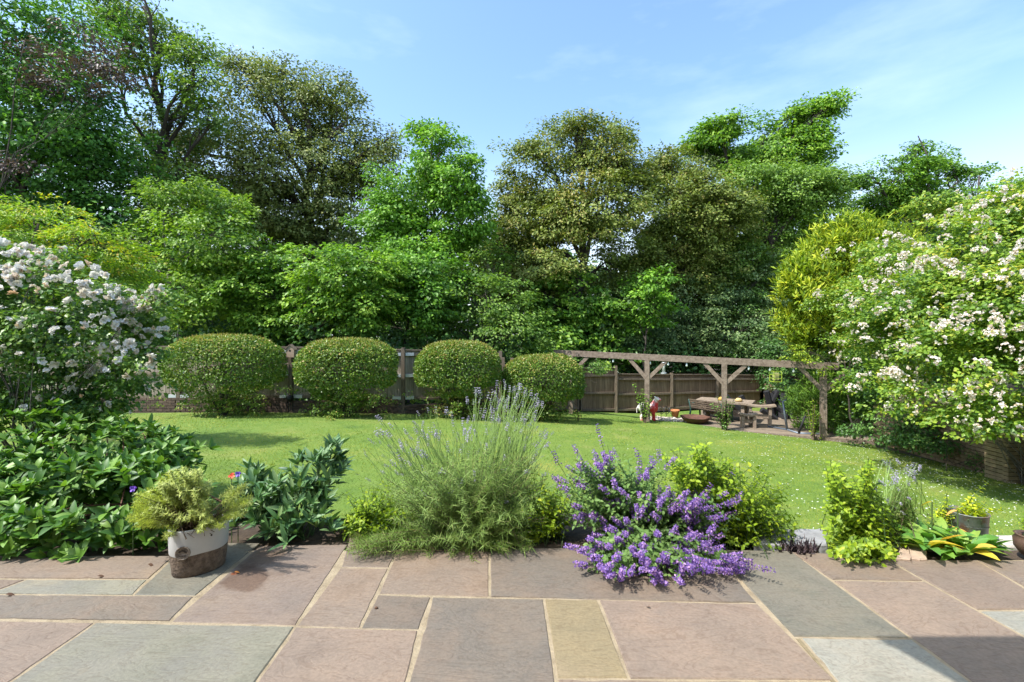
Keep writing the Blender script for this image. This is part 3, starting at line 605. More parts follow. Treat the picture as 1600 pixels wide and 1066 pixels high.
tree('elder_tree', 'dusty grey-green elder mass behind the middle of the pergola beam', 20.5, [(1100, 470, 75, 48), (1150, 520, 70, 42), (1060, 530, 70, 40), (1185, 440, 50, 50), (1000, 540, 60, 30), (1110, 555, 80, 25)], 'elder', 1110, (1110, 470), 38, 4.2, 56, s=.28, leaf=.115, r0=.12)
tree('yew_tree', 'dark shaded yew between the elder and the golden conifer', 20, [(1195, 500, 50, 60), (1180, 570, 50, 45), (1225, 560, 40, 70)], 'holly', 1200, (1195, 500), 39, 4.0, 50, s=.26, leaf=.1, r0=.12)
tree('holly_tree', 'very dark holly filling the gap between hazel and hornbeam above the fence', 17.5, [(290, 510, 70, 36), (350, 500, 60, 50), (210, 500, 80, 60), (640, 520, 60, 36), (560, 535, 80, 24), (430, 530, 90, 30)], 'holly', 330, (330, 480), 40, 3.4, 50, s=.3, leaf=.11, r0=.14)
tree('acer_tree', 'golden yellow-green acer with orange tips behind the white rose bush', 7.6, [(60, 340, 85, 36), (150, 380, 75, 42), (40, 400, 90, 60), (200, 430, 50, 34), (-70, 380, 110, 80), (130, 440, 90, 50)], 'acer', 50, (60, 350), 41, 11, 46, s=.12, leaf=.065, asp=.4, r0=.07, flat=.3, droop=.5, gap=-.5, group=None, jit=.15, up=.9)
# far wood that reads as one mass
n = 2600; Cc = np.stack([rng.uniform(-36, 40, n), rng.uniform(27, 36, n), np.zeros(n)], 1)
hz = 7.4 + 1.5 * snoise(Cc * [1, 0, 0], .35, 70); hz = np.where(Cc[:, 0] > 12, hz + 1.5, hz); Cc[:, 2] = -2 + rng.random(n) ** .8 * (hz + 2)
o = foliage(Cc, norm(rng.normal(size=(n, 3)) * [1, .6, 1] + [0, -.8, .2]), LM['woods'], None, 'far_wood', 32, .75, .5, seed=50, kind='stuff')
tag(o, 'dark woodland massed behind the garden trees', 'wood')
# understorey right behind the fence (dark)
n = 900; xx_ = rng.uniform(-13, 10.5, n); Cc = np.stack([xx_, fence_y(xx_) + rng.uniform(1.0, 3.4, n), 0 * xx_], 1); Cc[:, 2] = ground(Cc[:, 0], Cc[:, 1]) + rng.random(n) * 2.5
o = foliage(Cc, norm(rng.normal(size=(n, 3)) + [0, -.8, .3]), LM['holly'], None, 'undergrowth', 24, .35, .17, seed=51, kind='stuff', tbias=-.1)
tag(o, 'dark ivy and bramble undergrowth just behind the fence', 'undergrowth')

# conifer
def conifer():
    x, y, _ = W(1330, 640, 14.8); zb = gz(x, y)
    t = empty('golden_conifer', (x, y, zb), 'broad golden-yellow conifer with feathery sprays behind the right end of the pergola', 'conifer')
    lobes = lob(13.9, (1310, 425, 75, 66), (1268, 480, 52, 55), (1375, 410, 60, 50), (1350, 380, 50, 34), (1420, 470, 70, 80), (1290, 520, 62, 60), (1322, 372, 52, 30), (1250, 440, 25, 30), (1335, 350, 12, 14), jit=.15)
    Cc, O, Id = clumps(lobes, 5.5, 61, inner=.6, gap=-.7)
    foliage(Cc, O * [1, 1, .2] + [0, 0, .5], LM['golden'], t, 'crown', 48, .15, .22, .24, 'spray', 1.3, up=.1, droop=-.45, tbias=.22, seed=61, tz=1.3)
    l2 = lob(14.0, (1280, 600, 42, 75), (1300, 650, 50, 60), (1345, 600, 50, 90), (1262, 620, 18, 50), jit=.1)
    C2, O2, _ = clumps(l2, 6, 62, inner=.6, gap=-.8)
    foliage(C2, O2 * [1, 1, .2] + [0, 0, .5], LM['dconifer'], t, 'lower_crown', 54, .13, .14, .22, 'spray', 1.3, up=.1, droop=-.4, seed=62, tz=1.4)
    skeleton((x, y, zb), W(1330, 360, 14.8), lobes, Cc, Id, .16, m_bark, t, 30, 9)
conifer()
tree('variegated_shrub', 'small yellow-leaved climbing shrub spilling over the right end of the pergola beam', 12.7, [(1285, 525, 46, 28), (1260, 555, 34, 16), (1330, 540, 40, 34), (1292, 575, 14, 16), (1245, 505, 18, 12), (1310, 500, 40, 18)], 'golden', 1335, (1310, 520), 63, 8, 36, s=.11, leaf=.06, asp=.6, r0=.03, gap=-.2, group=None, jit=.1)
tree('ivy_shrub', 'dark ivy-clad shrub in deep shade beside the right pergola post', 12.2, [(1370, 620, 46, 66, 12.4), (1425, 655, 40, 40, 10.9), (1345, 660, 30, 34, 12.2), (1400, 590, 60, 50, 11.8), (1470, 650, 50, 40, 10.6), (1390, 665, 34, 30, 11.4), (1385, 590, 60, 60, 12.2), (1460, 690, 40, 16, 10.0)], 'holly', 1380, (1380, 600), 64, 9, 44, s=.16, leaf=.07, r0=.05, group=None, tb=-.15)

tree('laurel_shrub', 'near-black shaded laurel in the corner behind the steel stand', 17.6, [(1215, 600, 22, 52), (1235, 570, 28, 48), (1203, 560, 16, 30), (1225, 540, 30, 24)], 'holly', 1220, (1220, 580), 66, 6, 48, s=.18, leaf=.09, r0=.05, group=None, tb=-.3, gap=-.9)
# clipped bushes
BG = 'clipped round bushes in front of the fence'
def bush(px, cy, rx, ry, D, label, seed, base_py=641):
    x, y, zc = W(px, cy, D); rX = rx / FPX * D; rZ = ry / FPX * D; zb = gz(x, y)
    t = empty('clipped_bush', (x, y, zb), label, 'bush', BG)
    r = np.random.default_rng(seed); n = 26000; d = norm(r.normal(size=(n, 3)))
    e = .80; dd = np.sign(d) * np.abs(d) ** e; dd = dd / (np.sum(np.abs(dd) ** 2.6, 1) ** (1 / 2.6))[:, None]
    lump = 1 + .06 * snoise(d, 2.2, seed) + .03 * snoise(d, 7, seed)
    f = 1 - np.abs(r.normal(0, .07, n)); p = dd * np.array([rX, min(rX, 1.05) * .8, rZ]) * (f * lump)[:, None]
    low = p[:, 2] < -.55 * rZ; p[low, 0] *= .86; keep = ~(low & (snoise(d, 4, seed + 1) < .05)) & (snoise(d, 6, seed + 2) + snoise(d, 15, seed + 3) * .6 > -.95); p = p[keep]; d = d[keep]; k = len(p)
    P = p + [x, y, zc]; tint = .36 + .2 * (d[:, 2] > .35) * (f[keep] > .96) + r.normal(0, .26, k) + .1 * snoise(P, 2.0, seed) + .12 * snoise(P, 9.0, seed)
    l = .056 * (.6 + .8 * r.random(k))
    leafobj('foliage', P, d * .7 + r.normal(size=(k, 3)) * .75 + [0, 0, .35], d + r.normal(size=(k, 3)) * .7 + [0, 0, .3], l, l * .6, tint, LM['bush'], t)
    # fine shoots along the clipped top
    n = 900; a = r.uniform(0, 6.28, n); q = np.sqrt(r.random(n)) * .8; px_, py_ = np.cos(a) * q, np.sin(a) * q; hz_ = (1 - np.abs(px_) ** 2.6 - np.abs(py_) ** 2.6).clip(0) ** (1 / 2.6)
    P = np.stack([px_ * rX + x, py_ * min(rX, 1.05) * .8 + y, hz_ * rZ + zc - .02], 1)
    leafobj('shoots', P, r.normal(size=(n, 3)), r.normal(size=(n, 3)) * .35 + [0, 0, 1], .05 + .05 * r.random(n), .018, .85 + r.normal(0, .1, n), LM['bush'], t, kind='stuff')
    rr = random.Random(seed); st = MB()
    for i in range(9):
        e_ = Vector((x + rr.uniform(-.55, .55) * rX, y + rr.uniform(-.3, .3), zc - rZ * .3)); st.tube(curve((x + rr.uniform(-.08, .08), y + rr.uniform(-.06, .06), zb - .05), e_, 4, .08, rr), [.03, .024, .02, .014, .008], 5, False)
    st.build('stem', m_bark, t, True)
    # loose lower leaves and weeds at foot
    n = 130; Cc = np.stack([x + r.normal(0, rX * .38, n), y + r.normal(-.1, .25, n), zb + .05 + r.random(n) * .75], 1)
    foliage(Cc, norm(r.normal(size=(n, 3))), LM['bush'], t, 'low_shoots', 30, .1, .055, seed=seed, kind='stuff')
bush(351, 571, 89, 48, 12.2, 'widest clipped bush, beside the white rose and left of the bird box', 71)
bush(543, 576, 78, 47, 12.4, 'clipped dome bush between the bird box post and the pale open fence bay', 72)
bush(716, 577, 67, 44, 13.0, 'clipped dome bush standing behind the tall lavender spikes, right of the pale open fence bay', 73)
bush(848, 597, 63, 42, 13.6, 'lowest and smallest clipped bush touching the left end of the pergola', 74)
tree('climbing_rose_shrub', 'loose pink-flowered climber beside the smallest clipped bush', 14.0, [(903, 600, 12, 30), (895, 625, 12, 20), (935, 572, 20, 12), (885, 570, 20, 14)], 'rose', 903, (900, 580), 75, 12, 34, s=.1, leaf=.06, r0=.02, group=None, jit=.05)

# ------------------------------------------------------------------ flowers and roses
def flower_mesh(petals=7, r=.04, seed=1, cup=.5):
    rr = np.random.default_rng(seed); P = []; N = []; T = []
    for ring, (k, t_) in enumerate(((petals, cup * .6), (max(3, petals - 2), cup * 1.5))):
        for i in range(k):
            a = 2 * math.pi * i / k + ring * .4 + rr.normal(0, .1); T.append((math.cos(a), math.sin(a), t_ + rr.normal(0, .15))); N.append((-math.cos(a) * t_ + rr.normal(0, .35), -math.sin(a) * t_ + rr.normal(0, .35), 1)); P.append((0, 0, ring * r * .08))
    V, F, k = leaves(np.array(P), np.array(N), np.array(T), r * rr.uniform(.7, 1.15, len(P)), r * rr.uniform(.6, .85, len(P)), 'petal'); return V, F
m_petal = leafmat('white_rose_petals', [(.76, .75, .70), (.83, .82, .78), (.85, .84, .82), (.76, .60, .42)], .6, .22, src='obj', tcol=(1, .97, .9))
m_petal2 = leafmat('faded_petals', [(.72, .68, .58), (.76, .73, .66), (.70, .58, .42), (.6, .42, .26)], .6, .3, src='obj', tcol=(1, .95, .85))
m_petal_f = leafmat('cream_rambler_petals', [(.82, .80, .74), (.84, .82, .79), (.82, .74, .64), (.62, .46, .30)], .6, .3, src='attr', tcol=(1, .95, .88))
m_petal_w = leafmat('white_petals_small', [(.76, .75, .70), (.83, .82, .78), (.85, .84, .82), (.76, .60, .42)], .6, .22, tcol=(1, .97, .9))
def cluster(nf, r, spread, seed, petals=6):
    rr = np.random.default_rng(seed); Vs = []; Fs = []; n0 = 0
    for i in range(nf):
        V, F = flower_mesh(petals, r * rr.uniform(.7, 1.1), seed * 31 + i, rr.uniform(.2, .7)); d = norm(rr.normal(size=3) * [1, 1, .5] + [0, 0, .7])
        q = Vector((0, 0, 1)).rotation_difference(Vector(d)).to_matrix(); V = V @ np.array(q).T + d * spread * rr.uniform(.6, 1.1)
        Vs.append(V); Fs.append(F + n0); n0 += len(V)
    V = np.concatenate(Vs); F = np.concatenate(Fs); return V, F
def bloom_meshes(spec, m):
    out = []
    for i, (nf, r, sp, pt) in enumerate(spec):
        V, F = cluster(nf, r, sp, 100 + i, pt); me = npmesh('bloom', V, F, np.repeat(rng.random(len(F) // 3 + 1), 3)[:len(F)]); me.materials.append(m); out.append(me)
    return out
def face_mat(p, d, s):
    q = Vector((0, 0, 1)).rotation_difference(Vector(d)).to_matrix().to_4x4()
    return Matrix.Translation(p) @ q @ Matrix.Rotation(random.uniform(0, 6.28), 4, 'Z') @ Matrix.Scale(s, 4)
def rosebush(name, label, D, L, lm, seed, per_m2, per, s, leaf, base, blooms, nbl, bscale, bloomname, view_bias=-.6, **kw):
    x, y, _ = W(*base, D); zb = gz(x, y) if y > 4.3 else -.04
    t = empty(name, (x, y, zb), label, 'rose bush')
    lobes = lob(D, *L, jit=kw.get('jit', .1), dr=kw.get('dr', .7)); Cc, O, Id = clumps(lobes, per_m2, seed, inner=.45, gap=kw.get('gap', -.5), nsc=2.0)
    foliage(Cc, O, LM[lm], t, 'foliage', per, s, leaf, .68, kw.get('shape', 'diamond'), kw.get('flat', .7), seed=seed, droop=kw.get('droop', .2), tbias=kw.get('tb', 0))
    # canes
    rr = random.Random(seed); mb = MB()
    for i in range(kw.get('canes', 40)):
        e = Cc[rr.randrange(len(Cc))]; mb.tube(curve((x + rr.uniform(-.25, .25), y + rr.uniform(-.1, .25), zb), e, 6, .08, rr), [.008, .007, .006, .005, .004, .003, .002], 4, False)
    mb.build('cane', m_bark2, t, True)
    # blooms on the outer shell facing up or to the camera
    r = np.random.default_rng(seed + 3); k = 0; tries = 0
    w_ = np.array([l[1][0] * l[1][2] for l in lobes]); w_ /= w_.sum(); CL = [np.array(l[0]) for l in lobes]; RL = [np.array(l[1]) for l in lobes]
    extra_b = []; ntot = nbl + kw.get('more', 0)
    while k < ntot and tries < ntot * 60:
        tries += 1; i = r.choice(len(lobes), p=w_); d = norm(r.normal(size=3) + [0, view_bias, .35])
        if d[1] > .25: continue
        p = CL[i] + d * RL[i] * r.uniform(.98, 1.12)
        if any((((p - c) / q) ** 2).sum() < .80 for j, (c, q) in enumerate(zip(CL, RL)) if j != i): continue
        if kw.get('mask') and not kw['mask'](p, r): continue
        M = face_mat(p, norm(d + [-.4, -.5, .45] + r.normal(size=3) * .3), bscale * r.uniform(.6, 1.25)); bi = int(r.integers(len(blooms)))
        if k < nbl: inst(bloomname, blooms[bi], t, M)
        else: extra_b.append((M, bi))
        k += 1
    if extra_b:
        Vs, Fs, n0 = [], [], 0
        for M, i in extra_b:
            me = blooms[i]; V = np.empty(len(me.vertices) * 3, np.float32); me.vertices.foreach_get('co', V); F = np.empty(len(me.loops), np.int32); me.loops.foreach_get('vertex_index', F); A = np.array(M)
            Vs.append(V.reshape(-1, 3) @ A[:3, :3].T + A[:3, 3]); Fs.append(F.reshape(-1, 3) + n0); n0 += len(Vs[-1])
        F = np.concatenate(Fs); link('small_blooms', npmesh('small_blooms', np.concatenate(Vs), F, np.repeat(r.random(len(F) // 3 + 1), 3)[:len(F)]), t, kw['bmat'], kind='stuff')
    return t
bl = bloom_meshes([(1, .045, .0, 7), (2, .044, .03, 7), (3, .042, .04, 6), (1, .05, 0, 8), (4, .038, .042, 6)], m_petal) + bloom_meshes([(2, .036, .026, 6)], m_petal2)
def m1(p, r):
    px = p[0] / p[1] * FPX + 800; py = HOR - (p[2] - CH) / p[1] * FPX
    dens = .22 + .7 * math.exp(-((px - 200) / 80) ** 2 - ((py - 480) / 70) ** 2) + .25 * (py < 440)
    if py > 590: dens *= .5
    return r.random() < dens
rosebush('white_rose_bush', 'big white-flowered rose bush arching beside the fence above the glossy shrub', 4.7,
  [(90, 500, 100, 85), (185, 520, 70, 60), (45, 590, 110, 80), (-70, 470, 120, 100), (150, 600, 75, 60), (20, 420, 60, 38), (-80, 600, 110, 90), (232, 500, 38, 32), (205, 575, 38, 42), (90, 410, 28, 18), (120, 640, 70, 35), (250, 465, 18, 16)],
  'rose', 81, 36, 36, .075, .045, (60, 800), bl, 300, .92, 'bloom', mask=m1, canes=60, more=260, bmat=m_petal_w)
def m2(p, r):
    q = snoise(p[None] * 1.0, 1.1, 33)[0] + .35 * snoise(p[None] * 1.0, 3.3, 34)[0]
    return r.random() < .25 + 1.2 * max(0, q)
blc = bloom_meshes([(8, .026, .052, 5), (10, .024, .06, 5), (6, .027, .045, 5), (12, .024, .068, 5)], m_petal_f)
rosebush('rambling_rose', 'huge rambling rose full of small cream flower trusses spilling over the brick wall', 8.2,
  [(1470, 500, 110, 90, 8.6), (1560, 420, 100, 100, 8.4), (1540, 560, 110, 75, 7.4), (1660, 500, 130, 130, 7.2), (1390, 530, 65, 75, 9.4), (1415, 430, 60, 60, 10.0), (1660, 350, 120, 90, 8.5), (1590, 630, 80, 48, 6.8), (1500, 395, 80, 60, 9.2), (1570, 335, 60, 45, 9.4), (1700, 620, 90, 70, 6.3), (1375, 590, 48, 45, 9.0), (1460, 610, 75, 46, 8.0), (1530, 650, 55, 28, 7.2), (1480, 350, 40, 26, 10.2), (1350, 480, 34, 40, 10.0), (1440, 560, 80, 70, 9.6), (1560, 500, 100, 90, 9.6), (1300, 405, 34, 12, 13.0), (1345, 450, 40, 18, 12.4), (1375, 390, 45, 16, 12.0), (1405, 405, 50, 40, 11.6), (1370, 460, 40, 36, 11.8), (1290, 470, 30, 14, 12.8), (1330, 540, 40, 24, 11.4), (1460, 318, 40, 16, 10.4)],
  'rambler', 82, 15, 44, .15, .07, (1640, 700), blc, 300, 1.4, 'flower_truss', more=300, bmat=m_petal_f, mask=m2, jit=.45, dr=.9, canes=50, gap=-.32, flat=.45, droop=.45, shape='diamond')

# ------------------------------------------------------------------ right brick wall
m_brickw = mat('warm_brown_brick', (.24, .17, .1), .9, ramp=[(.14, .09, .055), (.24, .16, .095), (.30, .22, .14)], nscale=9, bump=.7, bscale=50, objvar=.25)
wl = empty('brick_wall', (9.5, 8.6, -1.4), 'shaded brown brick garden wall with a pier beneath the rambling rose', 'wall')
MB().box((9.62, 8.6, -.65), (.2, 7.3, 1.9)).build('mortar_core', m_mort, wl)
bw = MB().box((0, 0, 0), (.1025, .215, .065)).mesh('brick'); bw.materials.append(m_brickw)
cnt = 0; rest = MB()
for c_ in range(22):
    z = .27 - c_ * .0755; y = 5.0 + .113 * (c_ % 2)
    while y < 12.2:
        if z > gz(9.4, y) - .05:
            if 6.3 < y < 10.3 and z < -.15 and cnt < 297: inst('brick', bw, wl, Matrix.Translation((9.50 + random.uniform(-.004, .004), y, z))); cnt += 1
            else: rest.box((9.50, y, z), (.1025, .215, .065))
        y += .226
rest.build('brick_courses', m_brickw, wl, kind='stuff')
pr = empty('brick_pier', (9.15, 8.75, -1.4), 'yellow-brown brick pier projecting from the shaded wall under the rose', 'pier')
MB().box((9.28, 8.75, -.55), (.30, .40, 1.75)).build('mortar_core', m_mort, pr)
bp1 = MB().box((0, 0, 0), (.215, .1025, .065)).mesh('brick'); bp1.materials.append(mat('yellow_brick', (.3, .22, .12), .9, ramp=[(.2, .14, .08), (.34, .25, .14)], nscale=9, bump=.6, objvar=.25))
for c_ in range(21):
    z = .2 - c_ * .0755
    for k in range(2): inst('brick', bp1, pr, Matrix.Translation((9.14 + .11 + (k - .5) * .226 + (.05 if c_ % 2 else -.05) * 0, 8.55, z)) )
    for k in range(2): inst('brick', bp1, pr, Matrix.Translation((9.13, 8.65 + k * .22, z)) @ Matrix.Rotation(R(90), 4, 'Z'))

# ------------------------------------------------------------------ pergola yard
m_perg = mat('pergola_timber', (.2, .15, .11), .85, ramp=[(.12, .085, .06), (.2, .15, .115), (.27, .21, .165)], nscale=4, stretch=(3, 3, 3), bump=.6, bscale=25, objvar=.1)
dk = MB().box((8.0, 15.6, -1.47), (.1, .1, .02)).mesh('deck')
deck = tag(bpy.data.objects.new('deck', None), None, None, None, 'structure'); C.objects.link(deck); deck.location = (8, 15.5, -1.45)
m_deck = mat('deck_boards', (.2, .16, .12), .85, ramp=[(.10, .075, .05), (.2, .155, .11), (.25, .2, .155)], nscale=5, stretch=(1, 6, 1), bump=.4, objvar=.18)
pd = Vector((2.296, -1.0)).normalized(); pn = Vector((-pd.y, pd.x));  pn = pn if pn.y > 0 else -pn
o0 = Vector((8.7, 12.88)); 
for i in range(30):
    q = o0 + pn * (.07 + i * .146); a = q - pd * (3.3 + .05 * random.random()); b = q + pd * (1.2)
    MB().bar((a.x, a.y, -1.40), (b.x, b.y, -1.40), .138, .04).build('deck_board', m_deck, deck)
MB().bar((*(o0 - pd * 3.35), -1.45), (*(o0 + pd * 1.2), -1.45), .05, .16).build('deck_edge_board', m_perg, deck)
posts = [(893, 549, 15.86), (1011, 558, 14.86), (1132, 566, 13.97), (1286, 578, 12.97)]
pg = empty('pergola', (6.7, 14.8, -1.42), 'long single-beam timber pergola with four braced posts at the far right of the lawn', 'pergola')
pp = []
for (px, py, D) in posts:
    x, y, z = W(px, py, D); pp.append(Vector((x, y, z)))
bd = (pp[3] - pp[0]).normalized(); P0 = pp[0] - bd * 1.0; P1 = pp[3] + bd * .35
fit0 = W(866, 551, 16.1); fit1 = W(1310, 573, 12.83); B0 = Vector(fit0); B1 = Vector(fit1)
MB().bar(B0, B1, .15, .19).build('beam', m_perg, pg)
def onbeam(y): t = (y - B0.y) / (B1.y - B0.y); return B0.lerp(B1, t)
for i, q in enumerate(pp):
    t = onbeam(q.y); base = Vector((t.x, t.y, -1.6)); MB().box((t.x, t.y, (t.z - .095 - 1.6) / 2), (.15, .15, t.z - .095 + 1.6), Matrix.Rotation(math.atan2(bd.y, bd.x), 3, 'Z')).build('post', m_perg, pg)
    for s in (-1, 1):
        a = Vector((t.x, t.y, t.z - .68)); b = t + bd * s * .58 - Vector((0, 0, .07))
        MB().bar(a + bd * s * .02, b, .10, .11).build('brace', m_perg, pg)
# things hanging from the beam
m_glass = mat('bulb_glass', (.8, .85, .85), .1, spec=.8)
m_green = mat('yellow_green_paint', (.3, .42, .04), .5, ramp=[(.18, .3, .03), (.42, .5, .06)], nscale=20)
def hangpt(px, D0=15):
    # beam point seen at px
    lo, hi = 0, 1
    for _ in range(30):
        mid = (lo + hi) / 2; q = B0.lerp(B1, mid)
        if q.x / q.y * FPX + 800 < px: lo = mid
        else: hi = mid
    return B0.lerp(B1, lo) - Vector((0, 0, .10))
blb = MB().lathe([(.0, 0), (.014, -.01), (.016, -.04), (.03, -.07), (.034, -.10), (.02, -.13), (0, -.135)], (0, 0, 0), 8).mesh('light_bulb', True); blb.materials.append(m_glass)
LB = ['between the beam end and the green feeder', 'just left of the second post', 'right of the tube feeder', 'left of the third post brace', 'right of the third post brace', 'left of the square lantern', 'just right of the square lantern', 'nearest the right-hand post']
for px, lb in zip([958, 1016, 1044, 1073, 1170, 1203, 1240, 1277], LB):
    q = hangpt(px); o = inst('light_bulb', blb, None, Matrix.Translation(q)); tag(o, 'clear festoon bulb on the pergola beam ' + lb, 'light bulb', 'bulbs hanging under the pergola beam')
cords = MB()
q = hangpt(950); fd = empty('bird_feeder', q - Vector((0, 0, .4)), 'green and yellow bottle feeder hanging from the pergola beam near its left end', 'bird feeder')
MB().tube([q, q - Vector((0, 0, .12))], .006, 4).build('hook', m_black, fd)
MB().lathe([(0, -.1), (.03, -.11), (.045, -.14), (.09, -.17), (.10, -.34), (.0, -.34)], q, 10).build('bottle', m_green, fd, True); MB().lathe([(0, -.34), (.12, -.345), (.12, -.38), (0, -.38)], q, 10).build('tray', m_green, fd)
q = hangpt(1037); fd = empty('bird_feeder', q - Vector((0, 0, .4)), 'pale tube bird feeder hanging beside the second pergola post', 'bird feeder')
MB().lathe([(0, -.02), (.05, -.05), (.05, -.36), (0, -.36)], q, 10).build('seed_tube', mat('seed_tube_plastic', (.4, .42, .38), .3), fd, True); MB().lathe([(0, .0), (.02, -.0), (.075, -.05), (.0, -.05)], q, 10).build('feeder_lid', m_cap, fd); MB().lathe([(0, -.36), (.09, -.36), (.09, -.39), (0, -.39)], q, 10).build('tray', m_cap, fd)
q = hangpt(1212); fd = empty('hanging_lantern', q - Vector((0, 0, .45)), 'square yellow-green wire lantern hanging near the right end of the pergola', 'lantern')
for sx in (-.11, .11):
    for sy in (-.11, .11): MB().tube([q + Vector((sx, sy, -.12)), q + Vector((sx, sy, -.42))], .012, 4).build('corner_bar', m_green, fd)
for z_ in (-.12, -.22, -.32, -.42):
    b = MB()
    for (a1, a2) in (((-.11, -.11), (.11, -.11)), ((.11, -.11), (.11, .11)), ((.11, .11), (-.11, .11)), ((-.11, .11), (-.11, -.11))): b.bar(q + Vector((*a1, z_)), q + Vector((*a2, z_)), .014, .014)
    b.build('frame_ring', m_green, fd)
MB().box(q + Vector((0, 0, -.27)), (.12, .12, .2)).build('suet_block', mat('suet', (.45, .42, .2), .8, bump=.5), fd)
MB().tube([q, q + Vector((.05, 0, -.06)), q + Vector((.0, 0, -.12))], .006, 4).build('hook', m_black, fd)

# garden bench seen from behind
m_iron = mat('dark_green_cast_iron', (.02, .07, .06), .5, metal=.2, ramp=[(.015, .05, .045), (.035, .1, .085)], nscale=15)
m_slat = mat('weathered_bench_slats', (.2, .14, .1), .8, ramp=[(.07, .048, .032), (.15, .11, .078)], nscale=5, stretch=(1, 6, 6), bump=.3, objvar=.15)
def bench():
    A = Vector(W(1079, 660, 16.2)); B = Vector(W(1131, 664, 14.95)); A.z = B.z = -1.40
    A = Vector((6.16, 16.1, -1.40)); B = Vector((6.78, 15.0, -1.40))
    d = (B - A).normalized(); f = Vector((-d.y, d.x, 0)); f = f if f.x > 0 else -f      # seat faces away, toward the table
    t = empty('garden_bench', (A + B) / 2, 'wooden slatted garden bench with dark green iron ends, its back to the lawn', 'bench')
    for q in (A, B):
        up = Vector((0, 0, 1)); e = MB()
        e.tube([q - f * .06 + up * .0, q + up * .33, q - f * .10 + up * .66], [.03, .03, .022], 6)
        e.tube([q + up * .33, q + f * .45 + up * .33, q + f * .48], [.026, .028, .03], 6)
        e.tube([q - f * .02 + up * .5, q + f * .28 + up * .53, q + f * .47 + up * .48, q + f * .46 + up * .33], .02, 6)
        for k in range(5): e.tube([q + f * (.08 + k * .08) + up * .33, q + f * (.05 + k * .09) + up * .5], .012, 4)
        e.build('iron_end', m_iron, t, True)
    for k in range(5):
        z = .39 + k * .066; o_ = -f * (.02 + k * .018)
        MB().bar(A + o_ + Vector((0, 0, z)) - d * .02, B + o_ + Vector((0, 0, z)) + d * .02, .022, .036).build('back_slat', m_slat, t)
    for k in range(5): MB().bar(A + f * (.04 + k * .095) + Vector((0, 0, .34)), B + f * (.04 + k * .095) + Vector((0, 0, .34)), .07, .022).build('seat_slat', m_slat, t)
    MB().bar(A + f * .1 + Vector((0, 0, .12)), B + f * .1 + Vector((0, 0, .12)), .04, .04).build('stretcher', m_slat, t)
bench()
# rustic picnic table and stool seat
m_rust = mat('weathered_table_wood', (.25, .19, .14), .85, ramp=[(.14, .1, .07), (.26, .2, .15), (.34, .27, .21)], nscale=5, stretch=(1, 5, 5), bump=.5, objvar=.12)
def table():
    A = Vector((6.55, 16.1, -1.38)); B = Vector((7.75, 15.25, -1.38)); d = (B - A).normalized(); f = Vector((-d.y, d.x, 0)); up = Vector((0, 0, 1))
    t = empty('picnic_table', (A + B) / 2, 'rustic thick-topped wooden picnic table behind the third pergola post', 'table')
    for k in range(5): MB().bar(A - d * .12 + f * (-.34 + k * .17) + up * .62, B + d * .12 + f * (-.34 + k * .17) + up * (.62 + .004 * k), .16, .06).build('table_plank', m_rust, t)
    for q in (A + d * .15, B - d * .15):
        for s in (-.25, .25): MB().bar(q + f * s, q + f * s + up * .58, .16, .10, up=d).build('leg', m_rust, t)
        MB().bar(q - f * .3 + up * .53, q + f * .3 + up * .53, .09, .1).build('cross_rail', m_rust, t)
    MB().bar(A + d * .15 + up * .24, B - d * .15 + up * .24, .05, .22).build('lower_rail', m_rust, t)
    # fruit or cloths on the top
    for i, (tt, col, lab) in enumerate(((.45, (.6, .35, .08), 'orange'), (.8, (.62, .45, .2), 'pale yellow'))):
        q = A.lerp(B, tt) + up * .68 + f * -.15; MB().lathe([(0, -.03), (.08, -.02), (.1, .03), (.05, .09), (0, .1)], q, 10, 1.3, 1).build('table_decoration', mat('decoration' + str(i), col, .7, ramp=[tuple(c * .7 for c in col), col], nscale=25), None, True)
        tag(bpy.data.objects['table_decoration' + ('' if i == 0 else '.001')], f'small {lab} ornament on the rustic picnic table', 'ornament')
    # end stool / bench
    def stool(c, ln, wd, h, label, ang):
        s = empty('wooden_stool', c, label, 'stool', 'rustic stools at the picnic table'); dd = Vector((math.cos(ang), math.sin(ang), 0)); ff = Vector((-dd.y, dd.x, 0))
        prev = None
        for k in range(6):
            a = c + dd * ln * (k / 6 - .5) + up * (h + .05 * (abs(k / 6 - .5) * 2) ** 2); b = c + dd * ln * ((k + 1) / 6 - .5) + up * (h + .05 * (abs((k + 1) / 6 - .5) * 2) ** 2)
            if prev is None: prev = MB()
            prev.bar(a, b + dd * .003, wd, .05)
        prev.build('seat', m_rust, s)
        for q in (-.32, .32):
            MB().bar(c + dd * ln * q, c + dd * ln * q + up * (h - .03), .24, .08, up=dd).build('leg', m_rust, s)
        MB().bar(c - dd * ln * .3 + up * h * .5, c + dd * ln * .3 + up * h * .5, .04, .12).build('stretcher', m_rust, s)
    stool(Vector((7.72, 14.55, -1.38)), .85, .32, .62, 'tall rustic stool with a curved seat at the near end of the picnic table', -.35)
    stool(Vector((7.25, 14.35, -1.38)), .5, .28, .38, 'short rustic stool tucked between the picnic table and the tall stool', -.2)
table()
